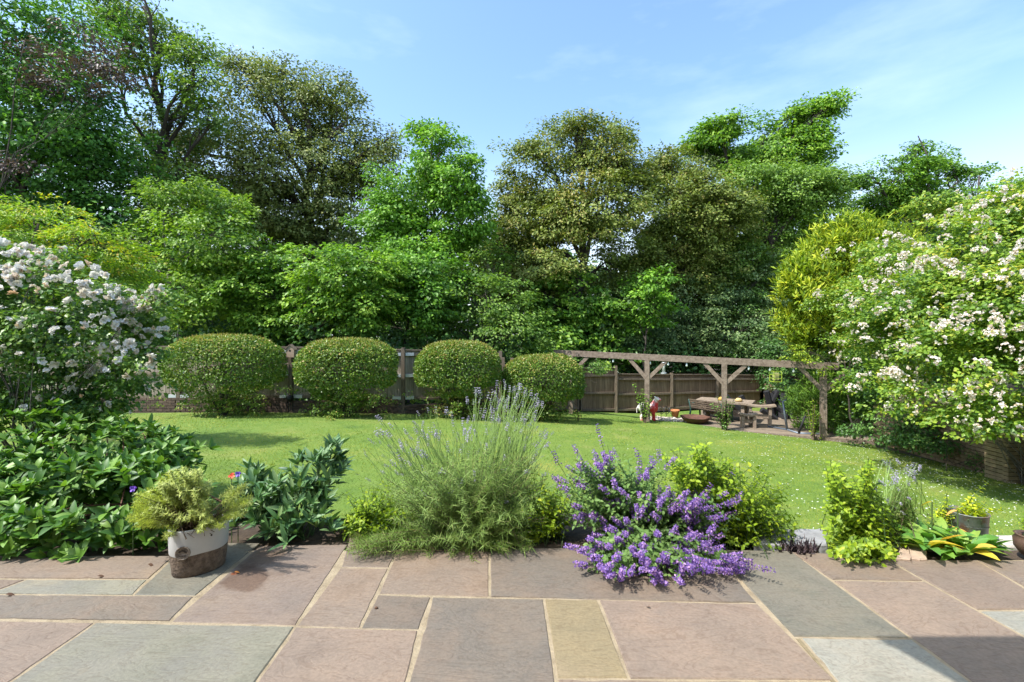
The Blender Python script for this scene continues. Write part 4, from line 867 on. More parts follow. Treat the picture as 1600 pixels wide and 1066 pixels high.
# fire bowl, terracotta pot, gravel
x, y, _ = GP(1076, 662, -1.42); m_rusty = mat('rusty_iron', (.09, .035, .02), .8, ramp=[(.05, .02, .014), (.13, .055, .03)], nscale=12, bump=.4)
fb = empty('fire_bowl', (5.95, 15.2, -1.45), 'wide shallow rusty fire bowl standing in front of the garden bench', 'fire bowl')
MB().lathe([(0, .03), (.18, .03), (.36, .14), (.47, .26), (.485, .27), (.46, .25), (.34, .15), (.15, .06), (0, .05)], (5.95, 15.15, -1.46), 28).build('bowl', m_rusty, fb, True)
for a in (0, 2.1, 4.2): MB().tube([(5.95 + .2 * math.cos(a), 15.15 + .2 * math.sin(a), -1.38), (5.95 + .26 * math.cos(a), 15.15 + .26 * math.sin(a), -1.5)], .02, 5).build('foot', m_rusty, fb)
m_terra = mat('terracotta', (.45, .17, .06), .85, ramp=[(.36, .13, .045), (.5, .2, .08)], nscale=10, bump=.2)
tp = empty('terracotta_pot', (5.75, 16.7, -1.4), 'small bright orange terracotta pot at the corner of the brown fence', 'pot')
qx, qy, qz = W(1055, 652, 16.4); MB().lathe([(0, 0), (.09, 0), (.135, .2), (.15, .2), (.155, .26), (.13, .26), (.125, .2), (0, .19)], (qx, qy, qz), 18).build('pot_body', m_terra, tp, True); MB().lathe([(.0, .2), (.12, .21)], (qx, qy, qz), 14).build('pot_soil', m_soil, tp)
n = 1800; a = rng.random(n) * 6.28; rr_ = np.sqrt(rng.random(n)); P = np.stack([5.35 + np.cos(a) * rr_ * .9, 15.75 + np.sin(a) * rr_ * .55, np.full(n, -1.43)], 1); P[:, 2] = ground(P[:, 0], P[:, 1]) + .01 + rng.random(n) * .015
leafobj('gravel', P, rng.normal(size=(n, 3)) + [0, 0, 1.2], rng.normal(size=(n, 3)), .05, .05, rng.random(n), leafmat('gravel_stones', [(.3, .26, .22), (.5, .45, .4), (.62, .56, .5)], .8, .01), None, 'petal', kind='stuff'); tag(bpy.data.objects['gravel'], 'pale gravel patch behind the fire bowl', 'gravel')
ow = empty('wire_plant_stand', (5.35, 16.6, -1.45), 'dark wire plant stand against the brown fence next to the orange pot', 'plant stand')
c = Vector(W(1041, 650, 16.6))
for i in range(3):
    q = c + Vector(((i - 1) * .18, -.02 * i, .0)); MB().tube([q + Vector((.09 * math.cos(t), .05 * math.sin(t), .2 + .12 * math.sin(t))) for t in np.linspace(0, 6.28, 12)], .012, 4).build('wire_loop', m_black, ow); MB().tube([q, q + Vector((0, 0, .34))], .01, 4).build('wire_leg', m_black, ow)
# painted animal statue: one body by voxel remesh
def statue():
    c = Vector((4.42, 15.15, gz(4.42, 15.15)))
    t = empty('animal_statue', c, 'red and white painted calf-sized animal statue standing on the lawn edge with raised head', 'statue')
    mb = MB()
    def ell(p, r, n=12):
        vs = []; 
        prof = [(math.sin(a) * 1.0, -math.cos(a)) for a in np.linspace(.05, math.pi - .05, 8)]
        q = MB(); q.lathe(prof, (0, 0, 0), n); q.f.append(tuple(range(n))[::-1]); q.f.append(tuple(range(7 * n, 8 * n)))
        mb.add([(p[0] + v[0] * r[0], p[1] + v[1] * r[1], p[2] + v[2] * r[2]) for v in q.v], q.f)
    S = 1.0
    ell((-.17, 0, .43), (.17, .14, .16)); ell((0, 0, .40), (.20, .12, .13)); ell((.17, -.01, .42), (.15, .13, .18)); ell((.22, -.02, .56), (.10, .09, .15))
    mb.tube([(.20, -.02, .5), (.23, -.03, .62), (.25, -.04, .68)], [.10, .08, .07], 10)
    ell((.26, -.05, .70), (.095, .075, .075)); ell((.335, -.08, .685), (.065, .055, .052)); ell((.20, -.1, .76), (.03, .02, .035)); ell((.22, .03, .76), (.03, .02, .035))
    for (lx, ly, bx) in ((-.22, -.075, -.23), (-.20, .08, -.19), (.16, -.075, .17), (.17, .08, .18)):
        mb.tube([(lx, ly, .40), (lx - .01 + (.03 if lx < 0 else 0), ly, .22), (bx - (.03 if lx < 0 else 0), ly, .12), (bx, ly, .0)], [.085 if lx < 0 else .07, .05, .04, .048], 10)
    mb.tube([(-.32, 0, .48), (-.38, 0, .38), (-.37, 0, .24)], [.025, .018, .02], 6)
    me = mb.mesh('body', True)
    m = bpy.data.materials.new('red_white_painted_statue'); m.use_nodes = True; tt = m.node_tree; b = tt.nodes['Principled BSDF']; b.inputs['Roughness'].default_value = .35
    tcn = tt.nodes.new('ShaderNodeTexCoord'); nz = tt.nodes.new('ShaderNodeTexNoise'); nz.inputs['Scale'].default_value = 9; nz.inputs['Detail'].default_value = 5; tt.links.new(tcn.outputs['Object'], nz.inputs[0])
    sx = tt.nodes.new('ShaderNodeSeparateXYZ'); tt.links.new(tcn.outputs['Object'], sx.inputs[0])
    a1 = tt.nodes.new('ShaderNodeMath'); a1.operation = 'MULTIPLY_ADD'; a1.inputs[1].default_value = 1.5; tt.links.new(sx.outputs[0], a1.inputs[0]); a1.inputs[2].default_value = .12
    a2 = tt.nodes.new('ShaderNodeMath'); a2.operation = 'MULTIPLY_ADD'; a2.inputs[1].default_value = -1.1; tt.links.new(sx.outputs[2], a2.inputs[0]); tt.links.new(a1.outputs[0], a2.inputs[2])
    a3 = tt.nodes.new('ShaderNodeMath'); a3.operation = 'MULTIPLY_ADD'; a3.inputs[1].default_value = .9; tt.links.new(nz.outputs[0], a3.inputs[0]); tt.links.new(a2.outputs[0], a3.inputs[2])
    zz = tt.nodes.new('ShaderNodeMapRange'); zz.inputs[1].default_value = .58; zz.inputs[2].default_value = .72; zz.inputs[4].default_value = -.18; tt.links.new(sx.outputs[2], zz.inputs[0]); a4 = tt.nodes.new('ShaderNodeMath'); a4.operation = 'ADD'; tt.links.new(zz.outputs[0], a4.inputs[0]); tt.links.new(a3.outputs[0], a4.inputs[1]); zz.inputs[3].default_value = 0; a3 = a4
    r = tt.nodes.new('ShaderNodeValToRGB'); e = r.color_ramp.elements; e[0].position = .0; e[0].color = (.78, .74, .70, 1); e[1].position = .28; e[1].color = (.62, .04, .05, 1); x2 = e.new(.12); x2.color = (.72, .3, .3, 1)
    tt.links.new(a3.outputs[0], r.inputs[0]); tt.links.new(r.outputs[0], b.inputs['Base Color'])
    o = bpy.data.objects.new('body', me); C.objects.link(o); me.materials.append(m); o.parent = t; o.location = (0, 0, .0)
    md = o.modifiers.new('remesh', 'REMESH'); md.mode = 'VOXEL'; md.voxel_size = .016; md.use_smooth_shade = True
    sm = o.modifiers.new('smooth', 'SMOOTH'); sm.iterations = 6; sm.factor = .5
statue()
# swing-seat stand: grey tubes, and dark cover heap behind
m_tube = mat('grey_blue_steel_tube', (.16, .19, .23), .4, metal=.5); m_dark = mat('black_fabric_cover', (.014, .014, .017), .8, bump=.5, bscale=8)
ht = empty('metal_stand', (8.2, 14.2, -1.38), 'grey steel stand with a forked top lying open on the deck near the conifer', 'stand')
a = Vector(W(1230, 673, 13.9)); a.z = -1.36; b = Vector(W(1223, 627, 13.9))
MB().tube([a, b], [.035, .03], 8).build('upright_tube', m_tube, ht, True)
for s in (-1, 1): MB().tube([b, b + Vector((s * .07, 0, .02)), b + Vector((s * .13, 0, .05))], .017, 6).build('fork', m_tube, ht, True)
g2 = Vector(W(1248, 684, 13.4)); g2.z = -1.36; g1 = Vector(W(1200, 671, 14.4)); g1.z = -1.36; g3 = Vector(W(1290, 687, 13.25)); g3.z = -1.36
MB().tube([g1, a, g2, g3], .03, 8).build('floor_tube', m_tube, ht, True)
MB().tube([g2, Vector(W(1258, 650, 13.3))], [.03, .028], 8).build('leaning_tube', m_dark, ht, True)
hp = MB()
for i in range(14):
    c0 = Vector((8.9 + random.uniform(-.7, .7), 16.2 + random.uniform(-.5, .7), -1.38)); hp.tube([c0, c0 + Vector((random.uniform(-.5, .5), random.uniform(-.4, .4), random.uniform(.3, .95)))], random.uniform(.05, .13), 6)
hp.build('covered_heap', m_dark, None); tag(bpy.data.objects['covered_heap'], 'heap of black covered garden things in the shaded fence corner', 'heap')

# ------------------------------------------------------------------ small plants generic
def stems_leaves(base, tips, lsz, m, parent, seed, step=.05, asp=.5, whorl=2, bend=.15, shape='leaf', start=.15, name='leaves', stem_m=None, sr=.003, up=.4, tb=0, tv=.2, lfun=None, stem_name='stem', jitb=.03, al=.45):
    r = np.random.default_rng(seed); Ps = []; Ts = []; Ns = []; Ls = []; mb = MB(); E = []
    for tip in tips:
        b = np.array(base) + np.array([r.normal(0, jitb), r.normal(0, jitb), 0]); tip = np.array(tip); d = tip - b; L = np.linalg.norm(d)
        if L < 1e-3: continue
        side = np.array([d[0], d[1], 0]) * bend * -1; side[2] = 0
        k = 7; tt = np.linspace(0, 1, k); pts = b + d * tt[:, None] + side * (np.sin(math.pi * tt))[:, None] * .8 + np.array([0, 0, bend * L * .3]) * np.sin(math.pi * tt)[:, None]
        if stem_m: mb.tube([tuple(p) for p in pts[::2]], [sr, sr * .85, sr * .7, sr * .5], 3, False)
        E.append((pts[-1], norm(pts[-1] - pts[-2])))
        ns_ = max(2, int(L * (1 - start) / step)); u = start + (1 - start) * (np.arange(ns_) + r.random(ns_) * .5) / ns_
        ph = r.random() * 6.28
        for i, uu in enumerate(u):
            j = min(k - 2, int(uu * (k - 1))); p = pts[j] + (pts[j + 1] - pts[j]) * (uu * (k - 1) - j); dr = norm(pts[j + 1] - pts[j])
            xx = norm(np.cross(dr, [.3, .2, 1] if abs(dr[2]) < .9 else [1, 0, 0])); yy = np.cross(dr, xx)
            for q in range(whorl):
                a_ = ph + i * 1.57 + q * 2 * math.pi / whorl; o_ = xx * math.cos(a_) + yy * math.sin(a_)
                Ps.append(p); Ts.append(o_ + dr * al + r.normal(size=3) * .2); Ns.append(dr * .8 + np.array([0, 0, up]) - o_ * .2 + r.normal(size=3) * .25)
                Ls.append(lsz * (lfun(uu) if lfun else 1) * r.uniform(.7, 1.2))
    P = np.array(Ps); n = len(P); Ls = np.array(Ls); rt_ = r.normal(0, tv, n)
    if m is not None: leafobj(name, P, np.array(Ns), np.array(Ts), Ls, Ls * asp, .45 + tb + rt_, m, parent, shape)
    if stem_m: mb.build(stem_name, stem_m, parent, True)
    return E
m_stem = mat('green_stem', (.06, .11, .03), .7); m_wstem = mat('woody_stem', (.13, .09, .06), .9); m_rstem = mat('reddish_stem', (.12, .05, .03), .8)
m_balm = leafmat('lemon_balm_leaves', [(.045, .095, .008), (.10, .175, .010), (.16, .24, .013), (.24, .29, .02)], .5, .4)
m_catleaf = leafmat('catmint_leaves', [(.04, .09, .025), (.07, .14, .035), (.12, .19, .06)], .6, .3)
m_purple = leafmat('catmint_flowers', [(.07, .038, .15), (.11, .06, .23), (.18, .115, .31), (.36, .22, .36)], .6, .3, tcol=(1.1, .8, 1.2))
m_lav = leafmat('lavender_foliage', [(.045, .085, .02), (.075, .135, .03), (.11, .18, .042), (.17, .20, .08)], .6, .3)
m_lavf = leafmat('lavender_flowers', [(.15, .15, .19), (.20, .19, .27), (.28, .26, .34), (.34, .34, .33)], .7, .3, tcol=(1.1, 1, 1.2))

def mound(name, label, cat, base_px, tips_px, m, lsz, seed, nst, Dr, base_D, zb=-.04, stem_m=None, asp=.6, step=.035, whorl=2, tb=0, shape='leaf', bend=.1, start=.2, up=.5, group=None, jitb=.06):
    """tips_px: list of (px,py,rx,ry,weight) gaussian-free discs where stem tips end; Dr depth range"""
    r = np.random.default_rng(seed); bx = (base_px - 800) / FPX * base_D; t = empty(name, (bx, base_D, zb), label, cat, group)
    wts = np.array([q[4] for q in tips_px], float); wts /= wts.sum(); tips = []
    for _ in range(nst):
        q = tips_px[r.choice(len(tips_px), p=wts)]; a = r.random() * 6.28; s = math.sqrt(r.random()); D = r.uniform(*(q[5] if len(q) > 5 else Dr))
        p = W(q[0] + q[2] * s * math.cos(a), q[1] + q[3] * s * math.sin(a), D); tips.append((p[0], p[1], max(p[2], .02)))
    E = stems_leaves((bx, base_D, zb), tips, lsz, m, t, seed, step, asp, whorl, bend, shape, start, stem_m=stem_m, up=up, tb=tb, jitb=jitb)
    return t, E
# lemon balm clumps
mound('lemon_balm', 'bright green lemon balm clump between the dark peony leaves and the lavender', 'herb', 575, [(545, 830, 40, 28, 2), (590, 800, 50, 40, 3), (620, 770, 40, 30, 1), (560, 770, 30, 25, 1)], m_balm, .034, 201, 150, (3.3, 3.7), 3.5, stem_m=m_stem)
mound('lemon_balm', 'leafy lime green balm filling the gap between lavender and purple catmint', 'herb', 850, [(830, 820, 45, 36, 2), (880, 790, 40, 40, 2), (860, 760, 40, 30, 1), (820, 850, 30, 14, 1)], m_balm, .038, 202, 150, (3.25, 3.6), 3.4, stem_m=m_stem, tb=.05)
mound('lemon_balm', 'tall wide lemon balm clump right behind the purple catmint flowers', 'herb', 1130, [(1090, 730, 50, 36, 2), (1150, 760, 70, 50, 4), (1190, 820, 60, 50, 5), (1130, 840, 70, 30, 3), (1095, 695, 12, 14, .4), (1060, 740, 40, 30, 1), (1225, 835, 28, 34, 2), (1060, 720, 30, 26, 1), (1200, 770, 40, 40, 2)], m_balm, .038, 203, 560, (3.1, 3.8), 3.5, stem_m=m_stem, jitb=.14)
mound('lemon_balm', 'upright lemon balm with two leafy spires left of the small lavender', 'herb', 1345, [(1340, 790, 50, 45, 4), (1350, 868, 55, 20, 4, (2.85, 3.1)), (1300, 745, 10, 30, .7), (1355, 735, 10, 24, .7), (1400, 860, 30, 18, 1), (1330, 830, 50, 30, 2), (1310, 800, 25, 30, 1)], m_balm, .038, 204, 300, (3.0, 3.45), 3.3, stem_m=m_stem, jitb=.1)
# catmint
t_cat, E = mound('catmint', 'sprawling catmint covered in violet flower spikes flopping over the paving', 'flowering plant', 1010, [(1030, 820, 115, 50, 6, (2.95, 3.2)), (1010, 862, 110, 30, 4, (2.8, 3.0)), (1010, 888, 100, 22, 3, (2.65, 2.85)), (960, 740, 70, 30, 2), (1100, 800, 60, 30, 1.5, (2.95, 3.2)), (895, 770, 30, 55, 2), (920, 730, 30, 24, 1), (1000, 770, 90, 50, 1.5), (1140, 885, 40, 14, 1, (2.75, 2.9))], m_catleaf, .034, 205, 620, (3.0, 3.5), 3.35, stem_m=m_stem, step=.032, jitb=.12, bend=.18)
def spike(L, rad, n, seed, m, top=.4, leafl=.012):
    r = np.random.default_rng(seed); u = np.sort(r.random(n)); whl = np.round(u * (L / .016)) / (L / .016); a = r.random(n) * 6.28
    rr = rad * (1 - (1 - top) * u); o_ = np.stack([np.cos(a), np.sin(a), 0 * a], 1); P = o_ * rr[:, None] * .5 + np.stack([0 * u, 0 * u, whl * L], 1)
    V, F, k = leaves(P, o_ * .3 + [0, 0, 1] + r.normal(size=(n, 3)) * .4, o_ + [0, 0, .4] + r.normal(size=(n, 3)) * .2, leafl * r.uniform(.7, 1.3, n), leafl * .7, 'diamond')
    s = MB().tube([(0, 0, -.02), (0, 0, L)], .0016, 3); me = npmesh('flower_spike', V, F, np.repeat(r.random(n), k)); me.materials.append(m); return me
cs = [spike(.085, .019, 76, i, m_purple, .4, .013) for i in range(3)] + [spike(.13, .017, 90, 9, m_purple, .35, .012)]
def put_spikes(t, E, ms, n, seed, s0=.8, s1=1.3, up=.35, extra=None, front=False):
    r = np.random.default_rng(seed); wy = np.array([1.0 / (.25 + max(0, e[0][1] - 2.75)) for e in E]) if front else np.ones(len(E)); ix = r.choice(len(E), size=min(n, len(E)), replace=False, p=wy / wy.sum())
    for i in ix:
        p, d = E[i]; inst('flower_spike', ms[int(r.integers(len(ms)))], t, face_mat(p - d * .03, norm(d + [0, 0, up] + r.normal(size=3) * .15), r.uniform(s0, s1)))
put_spikes(t_cat, E, cs, 288, 5, .85, 1.3, front=True)
# a few taller spikes seen against the lawn
E2 = []
for (px, py, D) in [(940, 690, 3.5), (1030, 715, 3.5), (882, 760, 3.3), (905, 760, 3.3), (870, 720, 3.5), (942, 735, 3.4), (1078, 780, 3.3), (1140, 745, 3.5), (1015, 745, 3.4), (955, 720, 3.4), (1075, 735, 3.45), (918, 735, 3.4)]:
    p = np.array(W(px, py, D)); b = np.array([p[0] + (1010 - px) / FPX * 1.2, 3.4, .15]); E2.append((p, norm(p - b)))
mb = MB()
for p, d in E2: mb.tube([tuple(p - d * .5), tuple(p + d * .12)], [.003, .002], 3, False)
mb.build('stem', m_stem, t_cat); put_spikes(t_cat, E2, cs, len(E2), 6, 1.0, 1.35, 0)
# lavender
def lavender(name, label, base, D0, tipsets, nfol, spec, seed, body):
    bx = (base - 800) / FPX * D0; t = empty(name, (bx, D0, -.04), label, 'lavender'); r = np.random.default_rng(seed)
    # woody core and needle foliage
    tips = []
    for _ in range(nfol):
        q = body[r.integers(len(body))]; a = r.random() * 6.28; s = math.sqrt(r.random()); p = W(q[0] + q[2] * s * math.cos(a), q[1] + q[3] * s * math.sin(a), r.uniform(D0 - .5 * min(1, nfol / 900), D0 + .3)); tips.append((p[0], p[1], max(.015, p[2])))
    stems_leaves((bx, D0, -.02), tips, .055, m_lav, t, seed, .013, .10, 2, .04, 'blade', .42, stem_m=m_wstem, up=.1, sr=.0025, name='foliage', jitb=.14, al=1.7)
    E = []; mb = MB(); PP = []; TT = []; NN = []; LL = []
    for (px, py, rx, ry, n) in tipsets:
        for _ in range(n):
            a = r.random() * 6.28; s = math.sqrt(r.random()); D = r.uniform(D0 - .25, D0 + .3); p = np.array(W(px + rx * s * math.cos(a), py + ry * s * math.sin(a), D))
            b = np.array([bx + (p[0] - bx) * .58 + r.normal(0, .09), D0 + (p[1] - D0) * .4, .12 + .15 * r.random()]); m_ = (b + p) / 2 + np.array([(b[0] - p[0]) * .10, 0, .02])
            mb.tube([tuple(b), tuple(b + (m_ - b) * .9), tuple(m_ + (p - m_) * .5), tuple(p)], [.0026, .0022, .002, .0016], 3, False); E.append((p, norm(p - m_)))
            for u in r.random(9) * .6:
                c_ = b + (p - b) * u; PP.append(c_); TT.append(norm(p - b) + r.normal(size=3) * .35); NN.append(r.normal(size=3)); LL.append(.04 * r.uniform(.6, 1.2))
    mb.build('flower_stalk', leafmat('lavender_stalk', [(.10, .17, .05), (.10, .17, .05)], .7, .1, 'obj'), t); LL = np.array(LL); leafobj('stalk_leaves', np.array(PP), np.array(NN), np.array(TT), LL, LL * .1, rng.random(len(LL)), m_lav, t, 'blade')
    put_spikes(t, E, spec, 290, seed, .7, 1.2, 0); return t
ls = [spike(.055, .010, 46, 20 + i, m_lavf, .5, .009) for i in range(3)] + [spike(.035, .008, 26, 31, m_lavf, .5, .007)]
lavender('lavender', 'large lavender bush with tall fanning pale spikes in mid flower bed', 735, 3.45,
  [(790, 625, 62, 32, 95), (700, 660, 60, 30, 40), (620, 690, 50, 50, 18), (760, 690, 100, 50, 70), (850, 720, 30, 60, 22), (680, 730, 90, 40, 40), (600, 720, 60, 50, 22), (820, 660, 50, 40, 30), (640, 690, 60, 50, 40), (740, 740, 110, 50, 60)], 900, ls, 301,
  [(730, 800, 130, 60), (720, 840, 140, 40), (800, 770, 60, 60), (660, 780, 70, 60), (640, 850, 80, 22), (740, 740, 80, 50), (560, 860, 20, 16), (780, 850, 60, 20)])
lavender('lavender', 'small pale lavender clump with whitish spikes beside the right-hand lemon balm', 1395, 3.35,
  [(1390, 745, 34, 28, 26), (1425, 735, 14, 22, 8), (1400, 790, 30, 30, 16)], 130, ls, 302, [(1400, 815, 24, 30), (1408, 785, 18, 30)])

# glossy viburnum on the left
def ptleaf(L, Wd, bend=.12, n=5):
    """single large leaf mesh along +x, face up, with midrib fold and two curved side veins as folds"""
    mb = MB(); rows = []
    for i in range(n + 1):
        u = i / n; wd = Wd * .5 * (math.sin(math.pi * min(1, u ** .8 * 1.0)) ** .75 if 0 < u < 1 else 0.0); z = -bend * L * u * u
        for s in (-1, 0, 1): mb.v.append((u * L, s * wd, z + abs(s) * wd * .35))
    for i in range(n):
        for j in range(2): a = i * 3 + j; mb.f.append((a, a + 3, a + 4, a + 1))
    return mb.mesh('leaf', True)
def gloss(name, cols, src='obj', rough=.32, trans=.18):
    m = leafmat(name, cols, rough, trans, src, spec=.5); return m
def leafy(name, label, cat, base, Cc, O, meshes, per, scale, seed, n_ind=300, spread=.8, up=.5, tr=None, group=None):
    """whorls of big leaves at clump points; nearest n_ind leaves are objects, the rest one joined part"""
    t = empty(name, base, label, cat, group); r = np.random.default_rng(seed); Ms = []
    for c, o_ in zip(Cc, O):
        ax = norm(o_ * .6 + [0, 0, up] + r.normal(size=3) * .15); x_ = norm(np.cross(ax, r.normal(size=3))); y_ = np.cross(ax, x_)
        k = per if isinstance(per, int) else int(r.integers(*per)); ph = r.random() * 6.28
        for i in range(k):
            a = ph + i * 2.4; el = spread * r.uniform(.6, 1.25) * (1 if i else .6); d = norm((x_ * math.cos(a) + y_ * math.sin(a)) * math.sin(el) + ax * math.cos(el)); nn_ = norm(ax - d * d.dot(ax) + r.normal(size=3) * .12); b = np.cross(nn_, d); s = scale * r.uniform(.65, 1.15)
            M = Matrix(((d[0] * s, b[0] * s, nn_[0] * s, c[0]), (d[1] * s, b[1] * s, nn_[1] * s, c[1]), (d[2] * s, b[2] * s, nn_[2] * s, c[2]), (0, 0, 0, 1))); Ms.append((M, int(r.integers(len(meshes)))))
    Ms.sort(key=lambda q: (q[0].translation - camo.location).length)
    step = Ms[:n_ind]
    for M, i in step: inst('leaf', meshes[i], t, M)
    rest = Ms[n_ind:]
    if rest:
        Vs, Fs, Ti = [], [], []; n0 = 0; cache = [(np.array([v.co for v in me.vertices]), np.array([p.vertices for p in me.polygons])) for me in meshes]
        for M, i in rest:
            A = np.array(M); V, F = cache[i]; Vs.append(V @ A[:3, :3].T + A[:3, 3]); Fs.append(F + n0); n0 += len(V); Ti.append(np.full(len(F), r.random()))
        me = npmesh('leaves', np.concatenate(Vs), np.concatenate(Fs), np.concatenate(Ti), True); link('leaves', me, t, tr, kind='stuff')
    return t
vc = [(.022, .065, .010), (.035, .10, .013), (.06, .14, .018), (.10, .19, .03)]
m_vib = gloss('glossy_viburnum_leaf', vc, rough=.48, trans=.25); m_vibA = gloss('glossy_viburnum_leaves', vc, 'attr', .48, .25)
vm = [ptleaf(.105, .042), ptleaf(.095, .04, .25), ptleaf(.112, .04, .05), ptleaf(.09, .042, .4)]
for q in vm: q.materials.append(m_vib)
vl = [(W(60, 790, 3.55), (1.25, .55, .34)), (W(170, 790, 3.5), (.62, .45, .34)), (W(40, 730, 4.0), (1.4, .6, .42)), (W(150, 720, 4.2), (.75, .6, .30)), (W(-120, 800, 3.5), (1.0, .55, .45)), (W(225, 740, 4.2), (.34, .42, .22)), (W(120, 840, 3.25), (.75, .26, .16)), (W(20, 855, 3.2), (.8, .2, .12)), (W(245, 715, 4.4), (.26, .36, .18))]
vl = [(c, r_) for c, r_ in vl]
Cc, O, Id = clumps(vl, 58, 401, inner=.8, gap=-2, zmin=.0); k = (Cc[:, 1] < 4.7) & (Cc[:, 1] > 2.97); Cc, O = Cc[k], O[k]
vt = leafy('viburnum_shrub', 'low glossy dark green shrub with large veined leaves under the white rose bush', 'shrub', (-3.2, 3.6, -.04), Cc, O, vm, (5, 8), 1.0, 401, 300, .95, .7, m_vibA)
rr = random.Random(3); mb = MB()
for i in range(60):
    e = Cc[rr.randrange(len(Cc))]; mb.tube(curve((e[0] * .92 + rr.uniform(-.2, .2), 3.7 + rr.uniform(-.2, .3), -.05), e, 4, .1, rr), [.01, .009, .007, .005, .004], 4, False)
mb.build('stem', m_rstem, vt)
# peony-like dark shrub
m_peo = gloss('dark_peony_leaf', [(.025, .07, .026), (.04, .10, .035), (.065, .14, .045), (.11, .18, .075)], rough=.5); m_peoA = gloss('dark_peony_leaves', [(.02, .06, .03), (.055, .12, .05), (.09, .16, .08)], 'attr', .5)
pm = [ptleaf(.12, .030, .15), ptleaf(.135, .034, .08), ptleaf(.10, .028, .3)]
for q in pm: q.materials.append(m_peo)
pls = [(W(455, 790, 3.5), (.33, .3, .2)), (W(500, 740, 3.7), (.18, .2, .18)), (W(410, 790, 3.45), (.18, .2, .18)), (W(480, 840, 3.3), (.25, .15, .1)), (W(515, 710, 3.8), (.08, .1, .08)), (W(400, 750, 3.6), (.08, .1, .08))]
Cc, O, Id = clumps(pls, 90, 402, inner=.3, gap=-2, zmin=.03)
pt_ = leafy('peony_plant', 'dark blue-green plant with long pointed leaves just right of the oval pot', 'plant', (-1.62, 3.5, -.04), Cc, O, pm, (5, 8), 1.0, 402, 300, .8, .8, m_peoA)
mb = MB()
for i in range(40):
    e = Cc[rr.randrange(len(Cc))]; mb.tube(curve((-1.6 + rr.uniform(-.12, .12), 3.5 + rr.uniform(-.1, .1), -.05), e, 4, .1, rr), [.006, .005, .005, .004, .003], 4, False)
mb.build('stem', m_stem, pt_)
# primrose rosette with yellowing leaves
m_prim = gloss('primrose_leaf', [(.04, .12, .02), (.06, .16, .025), (.10, .2, .03), (.14, .22, .04)], rough=.5, trans=.3)
m_yel = gloss('yellowed_leaf', [(.5, .38, .03), (.6, .45, .05), (.42, .2, .08)], rough=.6, trans=.3)
def primrose():
    bx, by, _ = GP(1512, 868); t = empty('primrose_plant', (bx, by, -.03), 'broad-leaved primrose with some yellow and brown leaves on the paving edge', 'plant')
    ms = [ptleaf(.17, .075, .35), ptleaf(.14, .07, .2), ptleaf(.19, .07, .5)]; mg = [m.copy() for m in ms]
    for q in ms: q.materials.append(m_prim)
    for q in mg: q.materials.append(m_yel)
    r = random.Random(5)
    for c_, n_, sp in (((bx, by, .0), 30, .10), ((bx - .16, by + .12, .0), 26, .12), ((bx + .14, by + .06, .0), 16, .1), ((bx - .24, by + .04, .0), 14, .08), ((bx - .02, by + .16, .02), 10, .08)):
        for i in range(n_):
            a = i * 2.4 + r.random(); el = r.uniform(.15, 1.05); d = Vector((math.cos(a) * math.cos(el), math.sin(a) * math.cos(el), math.sin(el)))
            q = d.to_track_quat('X', 'Z').to_matrix().to_4x4(); st = Vector(c_) + Vector((d.x, d.y, 0)) * sp * r.random() + Vector((0, 0, .02 + .03 * r.random()))
            yl = r.random() < .09; o = inst('leaf', r.choice(mg if yl else ms), t, Matrix.Translation(st) @ q @ Matrix.Rotation(r.uniform(-.3, .3), 4, 'X') @ Matrix.Scale(r.uniform(.7, 1.1), 4))
            if yl: o['label'] = 'yellowing leaf'
    for dx, dz, dy in ((-.10, .30, .15), (.03, .26, .1)):
        c0 = Vector((bx + dx, by + dy, .0)); c1 = c0 + Vector((0, 0, dz)); MB().tube([c0, c1], .004, 4).build('stalk', m_stem, t); o = inst('leaf', mg[1], t, Matrix.Translation(c1) @ Matrix.Rotation(2.5 + dx * 4, 4, 'Z') @ Matrix.Rotation(.5, 4, 'Y') @ Matrix.Scale(.55, 4)); o['label'] = 'bright yellow leaf'
primrose()
# dark grass tuft, succulent
def tuft(px, py, n, L, m, name, label, seed, wd=.07, cat='plant'):
    bx, by, _ = GP(px, py); by += .08; r = np.random.default_rng(seed); t = empty(name, (bx, by, -.03), label, cat)
    P = np.stack([bx + r.normal(0, .05, n), by + r.normal(0, .04, n), np.full(n, -.03)], 1); T = np.stack([r.normal(0, .5, n), r.normal(0, .5, n), np.ones(n)], 1)
    l = L * r.uniform(.5, 1.1, n); leafobj('blades', P, r.normal(size=(n, 3)), T, l, l * wd, r.random(n), m, t, 'diamond'); return t
m_bg = leafmat('black_grass_blades', [(.015, .01, .014), (.03, .02, .025), (.07, .05, .05)], .4, .05)
tuft(1258, 868, 260, .11, m_bg, 'black_mondo_grass', 'small tuft of near-black grass between the two right-hand lemon balm clumps', 3)
tuft(1395, 868, 60, .1, m_bg, 'black_mondo_grass', 'tiny sprig of dark grass between the right lemon balm and a pink stone', 4)
m_suc = leafmat('blue_green_rosette', [(.03, .12, .09), (.05, .17, .12), (.09, .22, .16)], .5, .15)
def rosette(px, py, R0, label):
    bx, by, _ = GP(px, py); by += .05; n = 40; i = np.arange(n); a = i * 2.4; el = .15 + 1.2 * (1 - i / n) ** .7; t = empty('succulent_rosette', (bx, by, 0), label, 'succulent')
    o_ = np.stack([np.cos(a) * np.cos(el), np.sin(a) * np.cos(el), np.sin(el)], 1); leafobj('leaf', np.tile([bx, by, .02], (n, 1)), np.stack([-np.cos(a) * np.sin(el), -np.sin(a) * np.sin(el), np.cos(el)], 1), o_, R0 * (.5 + .5 * i / n), R0 * .45, rng.random(n), m_suc, t, 'leaf')
rosette(781, 866, .075, 'small blue-green round rosette at the foot of the lavender')

